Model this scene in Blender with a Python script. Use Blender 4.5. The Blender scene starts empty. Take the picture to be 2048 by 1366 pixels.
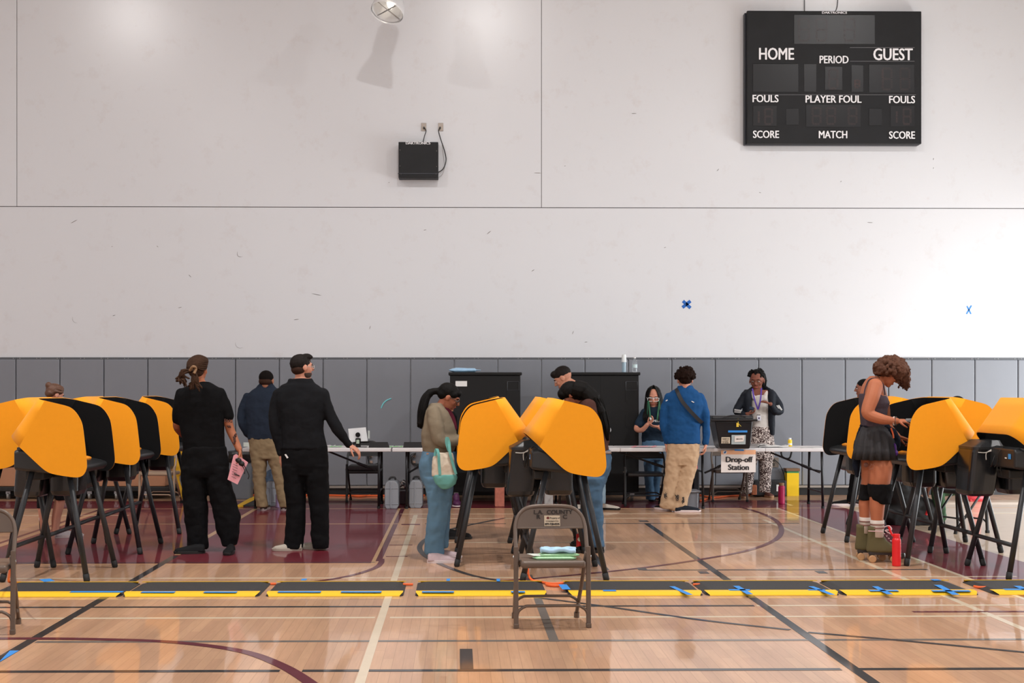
import bpy, bmesh, math, random
from mathutils import Vector, Matrix
random.seed(7)
C = bpy.context.scene.collection
PI = math.pi
F_PX, HC, PX0, HOR, YAW = 2760.0, 1.445, 955.0, 781.0, 0.0148
FW = Vector((math.sin(YAW), math.cos(YAW), 0)); RT = Vector((math.cos(YAW), -math.sin(YAW), 0)); UP = Vector((0, 0, 1))
def P(px, py, d): return Vector((0, 0, HC)) + d * (FW + (px - PX0) / F_PX * RT + (HOR - py) / F_PX * UP)
def dg(py): return F_PX * HC / (py - HOR)          # distance of the floor seen at row py
def G(px, py):
    v = P(px, py, dg(py)); v.z = 0; return v
WALL = 19.03
def Wp(px, py, off=0.0):                            # point on the back wall
    r = P(px, py, 1) - Vector((0, 0, HC)); t = (WALL - off) / r.y
    return Vector((0, 0, HC)) + r * t
# ---------- materials
def lin(c):
    return tuple((x / 12.92 if x <= .04045 else ((x + .055) / 1.055) ** 2.4) for x in c)
def col(h):
    return lin(tuple(int(h[i:i + 2], 16) / 255 for i in (0, 2, 4))) + (1,)
MATS = {}
def M(name, h, rough=.6, metal=0.0, spec=.5, bump=0.0, bscale=400, var=0.0, vscale=6, coat=0.0, alpha=1.0, trans=0.0, emit=0.0, sheen=0.0, sss=0.0, fold=0.0):
    if name in MATS: return MATS[name]
    m = bpy.data.materials.new(name); m.use_nodes = True
    nt = m.node_tree; b = nt.nodes['Principled BSDF']
    c = col(h)
    b.inputs['Base Color'].default_value = c
    b.inputs['Roughness'].default_value = rough; b.inputs['Metallic'].default_value = metal
    b.inputs['Specular IOR Level'].default_value = spec
    b.inputs['Coat Weight'].default_value = coat; b.inputs['Coat Roughness'].default_value = .08
    b.inputs['Transmission Weight'].default_value = trans; b.inputs['Alpha'].default_value = alpha
    b.inputs['Sheen Weight'].default_value = sheen
    if sss: b.inputs['Subsurface Weight'].default_value = sss; b.inputs['Subsurface Scale'].default_value = .01
    if emit: b.inputs['Emission Color'].default_value = c; b.inputs['Emission Strength'].default_value = emit
    tc = nt.nodes.new('ShaderNodeTexCoord')
    if var:
        n = nt.nodes.new('ShaderNodeTexNoise'); n.inputs['Scale'].default_value = vscale; n.inputs['Detail'].default_value = 4
        nt.links.new(tc.outputs['Object'], n.inputs['Vector'])
        mx = nt.nodes.new('ShaderNodeMix'); mx.data_type = 'RGBA'
        mx.inputs[6].default_value = tuple(x * (1 - var) for x in c[:3]) + (1,)
        mx.inputs[7].default_value = tuple(min(1, x * (1 + var)) for x in c[:3]) + (1,)
        nt.links.new(n.outputs['Fac'], mx.inputs[0]); nt.links.new(mx.outputs[2], b.inputs['Base Color'])
    if bump:
        n = nt.nodes.new('ShaderNodeTexNoise'); n.inputs['Scale'].default_value = bscale
        nt.links.new(tc.outputs['Object'], n.inputs['Vector'])
        bp = nt.nodes.new('ShaderNodeBump'); bp.inputs['Strength'].default_value = bump; bp.inputs['Distance'].default_value = .004
        nt.links.new(n.outputs['Fac'], bp.inputs['Height']); nt.links.new(bp.outputs['Normal'], b.inputs['Normal'])
        if fold:
            mpf = nt.nodes.new('ShaderNodeMapping'); mpf.inputs['Scale'].default_value = (1, 1, 1.6); mpf.inputs['Rotation'].default_value = (.3, .5, 0); nt.links.new(tc.outputs['Object'], mpf.inputs['Vector'])
            nf = nt.nodes.new('ShaderNodeTexNoise'); nf.inputs['Scale'].default_value = 7; nf.inputs['Detail'].default_value = 1.5; nf.inputs['Distortion'].default_value = .5; nt.links.new(mpf.outputs[0], nf.inputs['Vector'])
            bf = nt.nodes.new('ShaderNodeBump'); bf.inputs['Strength'].default_value = fold; bf.inputs['Distance'].default_value = .05; nt.links.new(nf.outputs['Fac'], bf.inputs['Height']); nt.links.new(bf.outputs['Normal'], bp.inputs['Normal'])
    MATS[name] = m; return m
# ---------- mesh helpers
def BM(): return bmesh.new()
def basis(d):
    d = d.normalized(); a = Vector((0, 0, 1)) if abs(d.z) < .9 else Vector((1, 0, 0))
    x = d.cross(a).normalized(); return x, d.cross(x).normalized()
def box(bm, lo, hi, mi=0):
    vs = [bm.verts.new((x, y, z)) for x in (lo[0], hi[0]) for y in (lo[1], hi[1]) for z in (lo[2], hi[2])]
    for q in ((0, 1, 3, 2), (4, 6, 7, 5), (0, 4, 5, 1), (2, 3, 7, 6), (0, 2, 6, 4), (1, 5, 7, 3)):
        f = bm.faces.new([vs[i] for i in q]); f.material_index = mi
    return vs
def obox(bm, c, ax, ay, az, h):                     # oriented box: centre, unit axes, half sizes
    vs = [bm.verts.new(c + ax * (sx * h[0]) + ay * (sy * h[1]) + az * (sz * h[2])) for sx in (-1, 1) for sy in (-1, 1) for sz in (-1, 1)]
    for q in ((0, 1, 3, 2), (4, 6, 7, 5), (0, 4, 5, 1), (2, 3, 7, 6), (0, 2, 6, 4), (1, 5, 7, 3)): bm.faces.new([vs[i] for i in q])
def rings(bm, rs, cap=True, closed=True):           # skin a list of vertex-position rings
    R = [[bm.verts.new(p) for p in r] for r in rs]; n = len(R[0])
    for a, b in zip(R, R[1:]):
        for i in range(n if closed else n - 1):
            j = (i + 1) % n; bm.faces.new((a[i], a[j], b[j], b[i]))
    if cap and closed:
        bm.faces.new(R[0][::-1]); bm.faces.new(R[-1])
def tube(bm, pts, r, n=10, cap=True):               # r: number or list
    pts = [Vector(p) for p in pts]; rr = r if isinstance(r, (list, tuple)) else [r] * len(pts)
    x = None; out = []
    for i, p in enumerate(pts):
        d = (pts[min(i + 1, len(pts) - 1)] - pts[max(i - 1, 0)])
        if d.length < 1e-9: d = Vector((0, 0, 1))
        d.normalize()
        if x is None: x, y = basis(d)
        else:
            x = (x - d * x.dot(d))
            if x.length < 1e-6: x, _ = basis(d)
            x.normalize()
        y = d.cross(x)
        out.append([p + (x * math.cos(t) + y * math.sin(t)) * rr[i] for t in (2 * PI * k / n for k in range(n))])
    rings(bm, out, cap)
def capsule(bm, pts, r, n=12):                      # tube with rounded ends (for organic unions)
    tube(bm, pts, r, n); rr = r if isinstance(r, (list, tuple)) else [r] * len(pts)
    for p, q in ((pts[0], rr[0]), (pts[-1], rr[-1])): ball(bm, p, q)
def ball(bm, c, r, R=None, seg=14, sy=None):
    r = (r, r, r) if not isinstance(r, (list, tuple)) else r
    nv = max(6, seg * 2 // 3); c = Vector(c); rs = []
    for j in range(nv + 1):
        th = PI * (j + .02 if j == 0 else j - .02 if j == nv else j) / nv; sn, cs = math.sin(th), math.cos(th); ring = []
        for i in range(seg):
            v = Vector((r[0] * sn * math.cos(2 * PI * i / seg), r[1] * sn * math.sin(2 * PI * i / seg), r[2] * cs)); ring.append(c + (R @ v if R else v))
        rs.append(ring)
    rings(bm, rs)
def cyl(bm, a, b, r, n=20): tube(bm, [a, b], r, n)
def lathe(bm, c, prof, n=24):                       # prof: (radius, z)
    rings(bm, [[Vector((c[0] + r * math.cos(2 * PI * k / n), c[1] + r * math.sin(2 * PI * k / n), c[2] + z)) for k in range(n)] for r, z in prof])
def smooth_path(pts, n=6):                          # Catmull-Rom
    pts = [Vector(p) for p in pts]; out = []
    for i in range(len(pts) - 1):
        p0 = pts[max(i - 1, 0)]; p1 = pts[i]; p2 = pts[i + 1]; p3 = pts[min(i + 2, len(pts) - 1)]
        for k in range(n):
            t = k / n
            out.append(.5 * ((2 * p1) + (p2 - p0) * t + (2 * p0 - 5 * p1 + 4 * p2 - p3) * t * t + (3 * p1 - p0 - 3 * p2 + p3) * t ** 3))
    out.append(pts[-1]); return out
def slab(bm, pts, z0, z1):                          # polygon (xy) extruded in z
    a = [bm.verts.new((p[0], p[1], z0)) for p in pts]; b = [bm.verts.new((p[0], p[1], z1)) for p in pts]
    bm.faces.new(a[::-1]); bm.faces.new(b); n = len(pts)
    for i in range(n): bm.faces.new((a[i], a[(i + 1) % n], b[(i + 1) % n], b[i]))
def card(bm, corners, t):                           # thin solid sheet from coplanar corners
    cs = [Vector(c) for c in corners]; n = (cs[1] - cs[0]).cross(cs[2] - cs[0]).normalized() * t
    a = [bm.verts.new(c) for c in cs]; b = [bm.verts.new(c + n) for c in cs]; k = len(cs)
    bm.faces.new(a[::-1]); bm.faces.new(b)
    for i in range(k): bm.faces.new((a[i], a[(i + 1) % k], b[(i + 1) % k], b[i]))
def wloc(o):
    v = Vector((0, 0, 0))
    while o: v += o.location; o = o.parent
    return v
def obj(name, bm, mat, parent=None, smooth=False, bevel=0, seg=2, label=None, wn=False):
    if parent: bmesh.ops.translate(bm, verts=bm.verts, vec=-wloc(parent))
    bmesh.ops.recalc_face_normals(bm, faces=bm.faces)
    me = bpy.data.meshes.new(name); bm.to_mesh(me); bm.free()
    for m in (mat if isinstance(mat, (list, tuple)) else [mat]): me.materials.append(m)
    o = bpy.data.objects.new(name, me); C.objects.link(o)
    if parent: o.parent = parent
    if smooth:
        for p in me.polygons: p.use_smooth = True
    if bevel:
        b = o.modifiers.new('bev', 'BEVEL'); b.width = bevel; b.segments = seg; b.limit_method = 'ANGLE'; b.angle_limit = .6
    if label: o['label'] = label
    return o
def organic(name, bm, mat, parent=None, voxel=.01, sm=4, wrinkle=0.0, wsize=.12, label=None):
    o = obj(name, bm, mat, parent, smooth=True, label=label)
    r = o.modifiers.new('remesh', 'REMESH'); r.mode = 'VOXEL'; r.voxel_size = voxel; r.use_smooth_shade = True
    if wrinkle:
        k = 'wr%g' % wsize; t = bpy.data.textures.get(k) or bpy.data.textures.new(k, 'CLOUDS'); t.noise_scale = wsize; t.noise_depth = 2
        d = o.modifiers.new('folds', 'DISPLACE'); d.texture = t; d.strength = wrinkle; d.mid_level = .5; d.texture_coords = 'GLOBAL'
    s = o.modifiers.new('sm', 'SMOOTH'); s.factor = .5; s.iterations = sm
    for q in o.modifiers: q.show_viewport = False   # switched on again at the end; keeps building fast
    return o
def tag(o, label, cat, group=None, kind=None):
    o['label'] = label; o['category'] = cat
    if group: o['group'] = group
    if kind: o['kind'] = kind
    return o
def thing(name, label, cat, loc=(0, 0, 0), group=None):
    o = bpy.data.objects.new(name, None); C.objects.link(o); o.location = loc; o.empty_display_size = .1
    return tag(o, label, cat, group)
def struct(name, bm, mat, parent=None, **k):
    o = obj(name, bm, mat, parent, **k)
    if not parent: o['kind'] = 'structure'
    return o
def copy_tree(o, parent=None):
    c = o.copy(); C.objects.link(c)
    if parent: c.parent = parent
    for ch in list(o.children): copy_tree(ch, c)
    return c
def text(body, name, mat, parent, org, xa, ya, size, sx=1.0, bold=0.0, ext=.001, align='CENTER', label=None):
    cu = bpy.data.curves.new('t', 'FONT'); cu.body = body; cu.size = size; cu.extrude = ext
    cu.align_x = align; cu.align_y = 'CENTER'; cu.resolution_u = 3
    t = bpy.data.objects.new('t', cu); C.objects.link(t)
    bpy.context.view_layer.update()
    me = bpy.data.meshes.new_from_object(t.evaluated_get(bpy.context.evaluated_depsgraph_get()))
    bpy.data.objects.remove(t)
    if bold:                                        # thicker strokes: the same glyphs laid slightly apart
        bm = bmesh.new(); bm.from_mesh(me); g0 = bm.verts[:] + bm.edges[:] + bm.faces[:]
        for k, (dx, dy) in enumerate(((-1, 0), (1, 0), (0, 1), (0, -1), (-2, 0), (2, 0))):
            r = bmesh.ops.duplicate(bm, geom=g0); bmesh.ops.translate(bm, verts=[v for v in r['geom'] if isinstance(v, bmesh.types.BMVert)], vec=(dx * bold, dy * bold * .7, (k + 1) * .0004))
        bm.to_mesh(me); bm.free()
    xa = Vector(xa).normalized(); ya = Vector(ya).normalized(); za = xa.cross(ya)
    off = -wloc(parent) if parent else Vector((0, 0, 0))
    for v in me.vertices: v.co = Vector(org) + xa * (v.co.x * sx) + ya * v.co.y + za * v.co.z + off
    me.materials.clear(); me.materials.append(mat)
    o = bpy.data.objects.new(name, me); C.objects.link(o); o.parent = parent
    if label: o['label'] = label
    return o
XA, YA, ZA = Vector((1, 0, 0)), Vector((0, 1, 0)), Vector((0, 0, 1))
# ================= ROOM =================
def floor_mat():
    m = bpy.data.materials.new('maple_floor'); m.use_nodes = True; nt = m.node_tree; L = nt.links; b = nt.nodes['Principled BSDF']
    tc = nt.nodes.new('ShaderNodeTexCoord'); mp = nt.nodes.new('ShaderNodeMapping'); mp.inputs['Rotation'].default_value = (0, 0, PI / 2)
    L.new(tc.outputs['Object'], mp.inputs['Vector'])
    br = nt.nodes.new('ShaderNodeTexBrick'); br.inputs['Scale'].default_value = 1; br.inputs['Brick Width'].default_value = .62; br.inputs['Row Height'].default_value = .057
    br.inputs['Mortar Size'].default_value = .0012; br.inputs['Mortar Smooth'].default_value = .2; br.offset = .37; br.offset_frequency = 2; br.inputs['Bias'].default_value = -.1
    br.inputs['Color1'].default_value = col('BD9374'); br.inputs['Color2'].default_value = col('C79E7C'); br.inputs['Mortar'].default_value = col('A17C60')
    L.new(mp.outputs[0], br.inputs['Vector'])
    # broad tone of whole board runs
    mp2 = nt.nodes.new('ShaderNodeMapping'); mp2.inputs['Scale'].default_value = (3.2, .35, 1); L.new(tc.outputs['Object'], mp2.inputs['Vector'])
    n2 = nt.nodes.new('ShaderNodeTexNoise'); n2.inputs['Scale'].default_value = 1.3; n2.inputs['Detail'].default_value = 3; L.new(mp2.outputs[0], n2.inputs['Vector'])
    r2 = nt.nodes.new('ShaderNodeMapRange'); r2.inputs[1].default_value = .3; r2.inputs[2].default_value = .7; r2.inputs[3].default_value = .8; r2.inputs[4].default_value = 1.12; L.new(n2.outputs['Fac'], r2.inputs[0])
    mp3 = nt.nodes.new('ShaderNodeMapping'); mp3.inputs['Scale'].default_value = (60, 3, 1); L.new(tc.outputs['Object'], mp3.inputs['Vector'])
    n3 = nt.nodes.new('ShaderNodeTexNoise'); n3.inputs['Scale'].default_value = 1.5; n3.inputs['Detail'].default_value = 5; L.new(mp3.outputs[0], n3.inputs['Vector'])
    r3 = nt.nodes.new('ShaderNodeMapRange'); r3.inputs[3].default_value = .86; r3.inputs[4].default_value = 1.12; L.new(n3.outputs['Fac'], r3.inputs[0])
    mu = nt.nodes.new('ShaderNodeMath'); mu.operation = 'MULTIPLY'; L.new(r2.outputs[0], mu.inputs[0]); L.new(r3.outputs[0], mu.inputs[1])
    mx = nt.nodes.new('ShaderNodeVectorMath'); mx.operation = 'SCALE'; L.new(br.outputs['Color'], mx.inputs[0]); L.new(mu.outputs[0], mx.inputs['Scale'])
    L.new(mx.outputs[0], b.inputs['Base Color'])
    b.inputs['Roughness'].default_value = .5; b.inputs['Specular IOR Level'].default_value = .35
    b.inputs['Coat Weight'].default_value = .62; b.inputs['Coat Roughness'].default_value = .05; b.inputs['Coat IOR'].default_value = 1.45
    nb = nt.nodes.new('ShaderNodeTexNoise'); nb.inputs['Scale'].default_value = 2.2; nb.inputs['Detail'].default_value = 2
    L.new(tc.outputs['Object'], nb.inputs['Vector'])
    bp = nt.nodes.new('ShaderNodeBump'); bp.inputs['Strength'].default_value = .06; bp.inputs['Distance'].default_value = .02; L.new(nb.outputs['Fac'], bp.inputs['Height'])
    L.new(bp.outputs['Normal'], b.inputs['Coat Normal'])
    return m
def paint(name, h):
    m = M(name, h, rough=.5, coat=.62, spec=.3, var=.08, vscale=9); m.node_tree.nodes['Principled BSDF'].inputs['Coat Roughness'].default_value = .06; return m
FX0, FX1, FY0 = -12.0, 10.0, -6.0
bm = BM(); box(bm, (FX0, FY0, -.1), (FX1, WALL, 0)); floor = struct('floor', bm, floor_mat())
MAR = paint('maroon_paint', '6C1C2A'); TAN = paint('tan_line', 'C39B72'); BLK = paint('black_line', '2A2A2C'); WHT = paint('white_line', 'D3C2A8'); GRY = paint('grey_line', '6A6560'); MRL = paint('maroon_line', '5E1E2C'); CHR = paint('dark_line', '3B3A3C')
def yl(py): return G(914, py).y
def line_x(X, y0, y1, w, m, z=.0012, name='court_line'):
    bm = BM(); box(bm, (X - w / 2, min(y0, y1), 0.0002), (X + w / 2, max(y0, y1), z)); obj(name, bm, m, floor)
def line_y(py, x0, x1, m, w=.05, z=.0015):
    y = yl(py); a = G(x0, py).x; b = G(x1, py).x
    bm = BM(); box(bm, (a, y - w / 2, 0.0002), (b, y + w / 2, z)); obj('court_line', bm, m, floor)
def area(x0, x1, y0, y1, m, z=.0008):
    bm = BM(); box(bm, (x0, y0, 0.0002), (x1, y1, z)); obj('painted_area', bm, m, floor)
def curve_l(pts, m, w=.05, z=.002, n=8):
    ps = smooth_path([G(*p) for p in pts], n); bm = BM(); L_ = []; 
    for i, p in enumerate(ps):
        d = (ps[min(i + 1, len(ps) - 1)] - ps[max(i - 1, 0)]).normalized(); s = Vector((-d.y, d.x, 0)) * w / 2
        L_.append((bm.verts.new((p.x + s.x, p.y + s.y, z)), bm.verts.new((p.x - s.x, p.y - s.y, z))))
    for a, b in zip(L_, L_[1:]): bm.faces.new((a[0], a[1], b[1], b[0]))
    obj('court_line', bm, m, floor)
yT, yM = yl(1001.5), yl(1016.5)
area(-7.5, 4.77, yM, yT, MAR)                     # band along the wall
area(3.95, 4.77, 2, yM, MAR)                      # side band
area(-4.22, -.72, yl(1127), yM, MAR)              # key
area(4.77, 12, 2, yT, paint('pale_maple', 'CBB49A'), z=.0005)
line_x(-.705, yl(1127), yM, .035, TAN); line_x(-.665, yl(1122), yM, .05, MRL)
line_x(-4.245, yl(1127), yM, .05, TAN); line_x(-4.33, yl(1135), yM, .05, MRL); line_x(-4.56, yl(1100), yM, .05, TAN)
line_x(-2.46, yl(1109), yM + .1, .055, TAN, .0016); line_x(-2.46, 2, yl(1111), .06, BLK, .0016)
line_x(2.06, 2, yl(1047), .06, BLK, .0016); line_x(-.48, 2, yl(1030), .05, WHT, .0018)
line_x(.56, yl(1284), yl(1150), .055, GRY, .0016); line_x(.05, yl(1338), yl(1298), .07, CHR)
line_x(3.43, 2, yl(1040), .05, WHT); line_x(3.93, 2, yM, .04, WHT)
line_x(1.2, yl(1141), yl(1052), .05, CHR)
line_y(1127, -20, 757, TAN, .04); line_y(1124.5, -20, 750, CHR, .03, .0013)
line_y(1155.5, -20, 2040, WHT, .045); line_y(1213, -20, 1510, BLK, .05); line_y(1213, 1515, 2060, WHT, .05)
line_y(1235, -20, 750, WHT, .05); line_y(1235, 780, 2060, WHT, .05); line_y(1282, 75, 2060, GRY, .05)
line_y(1341, -20, 560, BLK, .055); line_y(1341, 605, 1685, BLK, .055); line_y(1341, 1722, 2060, BLK, .055)
line_y(1141, 1285, 1860, CHR, .05); line_y(1047.5, 850, 1012, CHR, .05); line_y(1047.5, 1200, 1600, CHR, .05)
line_y(1047.5, -20, 800, TAN, .05); line_y(1037, 820, 1600, WHT, .04); line_y(1028, 800, 1600, WHT, .04); line_y(1085, 840, 1700, WHT, .04)
line_y(1030, -20, 260, WHT, .05); line_y(1226, 1830, 2060, MRL, .05)
line_y(1017, -20, 2060, TAN, .03, .0018)
for x0, x1, y in ((803, 840, 1049), (786, 832, 1070), (778, 825, 1090), (772, 815, 1113)): line_y(y, x0, x1, MRL, .1 if y == 1049 else .03, .0022)
for x, y in ((1288, 1043), (1408, 1146), (1645, 1146), (1285, 1139)): line_y(y, x - 9, x + 9, CHR, .14, .0022)
curve_l([(763, 1118), (762, 1126), (750, 1136), (715, 1148), (668, 1158), (600, 1167)], MRL)
curve_l([(1470, 1012), (1515, 1024), (1550, 1040), (1563, 1060), (1550, 1080), (1500, 1100), (1420, 1116), (1300, 1134), (1150, 1150), (1020, 1161), (930, 1168)], MRL, .055)
curve_l([(-40, 1278), (60, 1277.5), (200, 1279), (350, 1285), (480, 1302), (560, 1330), (620, 1366), (650, 1395)], MRL, .07)
curve_l([(1010, 1036), (960, 1046), (905, 1058), (860, 1074), (840, 1092), (848, 1110), (885, 1130), (940, 1150), (1000, 1162)], CHR)
curve_l([(1078, 1196), (1210, 1213), (1400, 1240), (1580, 1260)], CHR, .045); curve_l([(1616, 1265), (1820, 1283), (2060, 1306)], CHR, .045)
line_y(1027, 1925, 2060, WHT, .16, .0024)
line_x(4.2, yl(1012), yl(1001), .05, WHT)
# ---- walls
def wall_mat():
    m = M('wall_paint', 'D6D8DC', rough=.24, spec=.4, bump=.03, bscale=60)
    nt = m.node_tree; L = nt.links; b = nt.nodes['Principled BSDF']; tc = nt.nodes.new('ShaderNodeTexCoord')
    n = nt.nodes.new('ShaderNodeTexNoise'); n.inputs['Scale'].default_value = 3; n.inputs['Detail'].default_value = 6; n.inputs['Roughness'].default_value = .7; L.new(tc.outputs['Object'], n.inputs['Vector'])
    v = nt.nodes.new('ShaderNodeTexVoronoi'); v.feature = 'F1'; v.inputs['Scale'].default_value = 1.7; v.inputs['Randomness'].default_value = 1
    nd = nt.nodes.new('ShaderNodeTexNoise'); nd.inputs['Scale'].default_value = 1.3; L.new(tc.outputs['Object'], nd.inputs['Vector'])
    L.new(tc.outputs['Object'], v.inputs['Vector'])
    r = nt.nodes.new('ShaderNodeMapRange'); r.inputs[1].default_value = .0; r.inputs[2].default_value = .05; r.inputs[3].default_value = .35; r.inputs[4].default_value = 0; L.new(v.outputs['Distance'], r.inputs[0])
    r1 = nt.nodes.new('ShaderNodeMapRange'); r1.inputs[1].default_value = .56; r1.inputs[2].default_value = .8; r1.inputs[3].default_value = 0; r1.inputs[4].default_value = .5; L.new(n.outputs['Fac'], r1.inputs[0])
    ad = nt.nodes.new('ShaderNodeMath'); ad.operation = 'ADD'; ad.use_clamp = True; L.new(r.outputs[0], ad.inputs[0]); L.new(r1.outputs[0], ad.inputs[1])
    mx = nt.nodes.new('ShaderNodeMix'); mx.data_type = 'RGBA'; mx.inputs[6].default_value = col('D6D8DC'); mx.inputs[7].default_value = col('C6BFBE'); L.new(ad.outputs[0], mx.inputs[0]); L.new(mx.outputs[2], b.inputs['Base Color'])
    return m
WM = wall_mat(); DARKGAP = M('joint_backing', '55504E', .9)  # dark backing sheet behind the wall panel joints
zj = HC + 366 / 145; xj = [FX0, -6.04, 1.165, 8.37, FX1]
bm = BM()
for a, b in zip(xj, xj[1:]): box(bm, (a + .004, WALL, zj + .005), (b - .004, WALL + .15, 10))
box(bm, (FX0, WALL, 0), (FX1, WALL + .15, zj - .005)); box(bm, (FX0, WALL + .012, zj - .02), (FX1, WALL + .2, 10), 1)
wb = struct('wall_back', bm, [WM, DARKGAP])
def wall(name, lo, hi, m=WM):
    bm = BM(); box(bm, lo, hi); return struct(name, bm, m)
wall('wall_left', (FX0 - .2, FY0, 0), (FX0, WALL, 10)); wall('wall_front', (FX0, FY0 - .2, 0), (FX1, FY0, 10))
# right wall with a wide doorway and clerestory opening to daylight
bm = BM()
box(bm, (FX1, FY0, 2.7), (FX1 + .2, WALL, 10)); box(bm, (FX1, FY0, 0), (FX1 + .2, 11.5, 2.7)); box(bm, (FX1, 18.6, 0), (FX1 + .2, WALL, 2.7))
struct('wall_right', bm, WM)
wall('ceiling', (FX0, FY0, 10), (FX1, WALL, 10.2), M('ceiling_paint', 'BDB8B2', .8))
# scuff marks, as thin smears of rubber on the wall
SC = M('scuff_rubber', '6E6764', .9)
def mark(x, y, L, a, w=.006, bow=0):
    c = Wp(x, y, .002); pts = []
    for t in (-1, -.5, 0, .5, 1):
        pts.append(c + Vector((math.cos(a) * L / 2 * t - math.sin(a) * bow * (1 - t * t), 0, math.sin(a) * L / 2 * t + math.cos(a) * bow * (1 - t * t))))
    tube(bm, pts, [.0006, w / 2, w / 2, w / 2, .0006], 5)
bm = BM(); 
for a in ((148, 443, .1, .5), (224, 493, .02, .3), (315, 493, .03, -.8), (480, 508, .1, -.8, .005, -.04), (380, 552, .05, -.8), (633, 589, .14, -.2), (360, 615, .05, .2), (228, 631, .04, .3), (593, 639, .07, .1), (740, 655, .05, 1.3), (150, 640, .11, -.9, .003, -.03), (478, 690, .13, -.6, .003, -.04),
          (978, 465, .07, .7), (1268, 227, .07, 0), (1075, 346, .1, 0), (1130, 332, .02, .1), (1330, 495, .03, .3), (1066, 541, .05, .6), (1172, 684, .04, .1), (1682, 363, .02, 1), (1867, 318, .03, 1.5), (1867, 336, .02, 1.5), (1520, 385, .03, -.2), (1740, 445, .08, -.05), (778, 365, .015, 0), (850, 460, .04, .2), (1436, 340, .04, .9), (1146, 665, .05, 1.2)): mark(*a)
o = obj('scuff_marks', bm, SC, wb); o['kind'] = 'stuff'
# ---- pads
PADM = M('pad_vinyl', '7B7F87', rough=.42, spec=.5, bump=.25, bscale=900, var=.05, vscale=3)
RIB = M('pad_seam', '33363B', .6)
where = ['at the left frame edge', 'behind the woman with the hair bun', 'between the bun-haired woman and the third left booth', 'left of the dreadlocked man', 'behind the dreadlocked man', 'just left of the man in the navy sweater', 'behind the man in the navy sweater', 'behind the head of the man in the black sweater', 'right of the man in the black sweater', 'behind the white tablet', 'with a teal curved tape stroke', 'left of the woman with the tote', 'behind the woman with the tote', 'above the blue packet on the left black cabinet', 'between the two black cabinets', 'behind the man with short dark hair', 'at the left top of the right black cabinet', 'behind the two bottles on the cabinet', 'behind the green-haired woman', 'behind the curly-haired man in blue', 'behind the black drop-off box', 'behind the woman with the lanyard', 'right of the woman with the lanyard', 'above the wide yellow box', 'at the right end of the long tables', 'behind the roller skater\'s back', 'behind the roller skater\'s face', 'behind the booth the skater uses', 'left of the rightmost booth', 'above the rightmost booth', 'at the right frame edge']
xs = -6.04 - .6; k = 0; protopad = None
while xs < 9.3:
    if protopad is None:
        bm = BM(); box(bm, (.004, -.05, .14), (.596, 0, 1.87)); me = obj('wall_pad', bm, PADM, bevel=.012)
        bm = BM(); box(bm, (0.002, -.03, 1.868), (.598, 0, 1.9)); tl = obj('top_flange', bm, M('flange', '54575C', .5), me)
        bm = BM()
        for xx in (.05, .28, .33, .56): ball(bm, (xx, -.031, 1.885), (.007, .004, .007), seg=8)
        obj('bolts', bm, M('bolt', 'A0A0A0', .3, 1), me)
        protopad = me; o = me
    else: o = copy_tree(protopad)
    o.location = (xs, WALL, 0); w = where[min(k, len(where) - 1)]
    tag(o, 'grey vinyl wall pad ' + w, 'wall pad', 'grey pads along the back wall'); xs += .6; k += 1
bm = BM(); box(bm, (-7, WALL - .06, .105), (FX1, WALL, .135)); struct('trim_1', bm, M('pad_rail', 'A8A29C', .35, .6))
bm = BM(); box(bm, (-7, WALL - .02, 0), (FX1, WALL, .1)); struct('baseboard_back', bm, M('rubber_base', '16171A', .45))
# ---- wall things
TX = M('white_lettering', 'EDEDF0', .5)
SB = M('scoreboard_black', '101114', .5, spec=.3, var=.6, vscale=5, bump=.1, bscale=900)
PLX = M('display_plexi', '141417', .3, spec=.3)
def panel(bm, x0, y0, x1, y1, f0, f1):
    a = Wp(x0, y1, f1); b = Wp(x1, y0, f1); box(bm, (a.x, WALL - f1, a.z), (b.x, WALL - f0, b.z))
base = Wp(1666, 289, .1)
sb = thing('scoreboard', 'large black electronic scoreboard with white HOME and GUEST lettering high on the wall', 'scoreboard', base)
bm = BM(); panel(bm, 1489, 27, 1839, 289.5, .0, .1); obj('back_housing', bm, M('housing_dark', '0E1220', .4), sb, bevel=.01)
bm = BM(); panel(bm, 1494.5, 22.5, 1843, 287, .1, .17); obj('front_panel', bm, SB, sb, bevel=.008)
DD = M('led_dots', '4E3A38', .5)
def seg_digit(x0, y0, x1, y1, segs='abcdefg'):
    bm = BM(); n = 6; my = (y0 + y1) / 2
    S = {'a': ((x0, y0), (x1, y0)), 'g': ((x0, my), (x1, my)), 'd': ((x0, y1), (x1, y1)), 'f': ((x0, y0), (x0, my)), 'b': ((x1, y0), (x1, my)), 'e': ((x0, my), (x0, y1)), 'c': ((x1, my), (x1, y1))}
    for s in segs:
        (a, b), (c, d) = S[s]
        for i in range(n):
            t = (i + .8) / (n + .6); q = Wp(a + (c - a) * t, b + (d - b) * t, .176)
            for e in (0, 1):
                ox = (.014 * e if s in 'bcef' else 0); oz = (.014 * e if s in 'agd' else 0)
                cyl(bm, q + Vector((ox, 0, -oz)), q + Vector((ox, -.002, -oz)), .0042, 6)
    obj('digit', bm, DD, sb)
for x0, y0, x1, y1 in ((1588, 30, 1750, 88), (1506, 128, 1597, 184), (1608, 128, 1633, 184), (1650, 133, 1685, 180), (1703, 130, 1727, 184), (1738, 129, 1829, 185), (1506, 211, 1554, 252), (1572, 217, 1598, 250), (1612, 209, 1722, 254), (1738, 217, 1764, 251), (1781, 211, 1829, 253)):
    bm = BM(); panel(bm, x0, y0, x1, y1, .17, .175); obj('display_window', bm, PLX, sb, bevel=.006)
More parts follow.
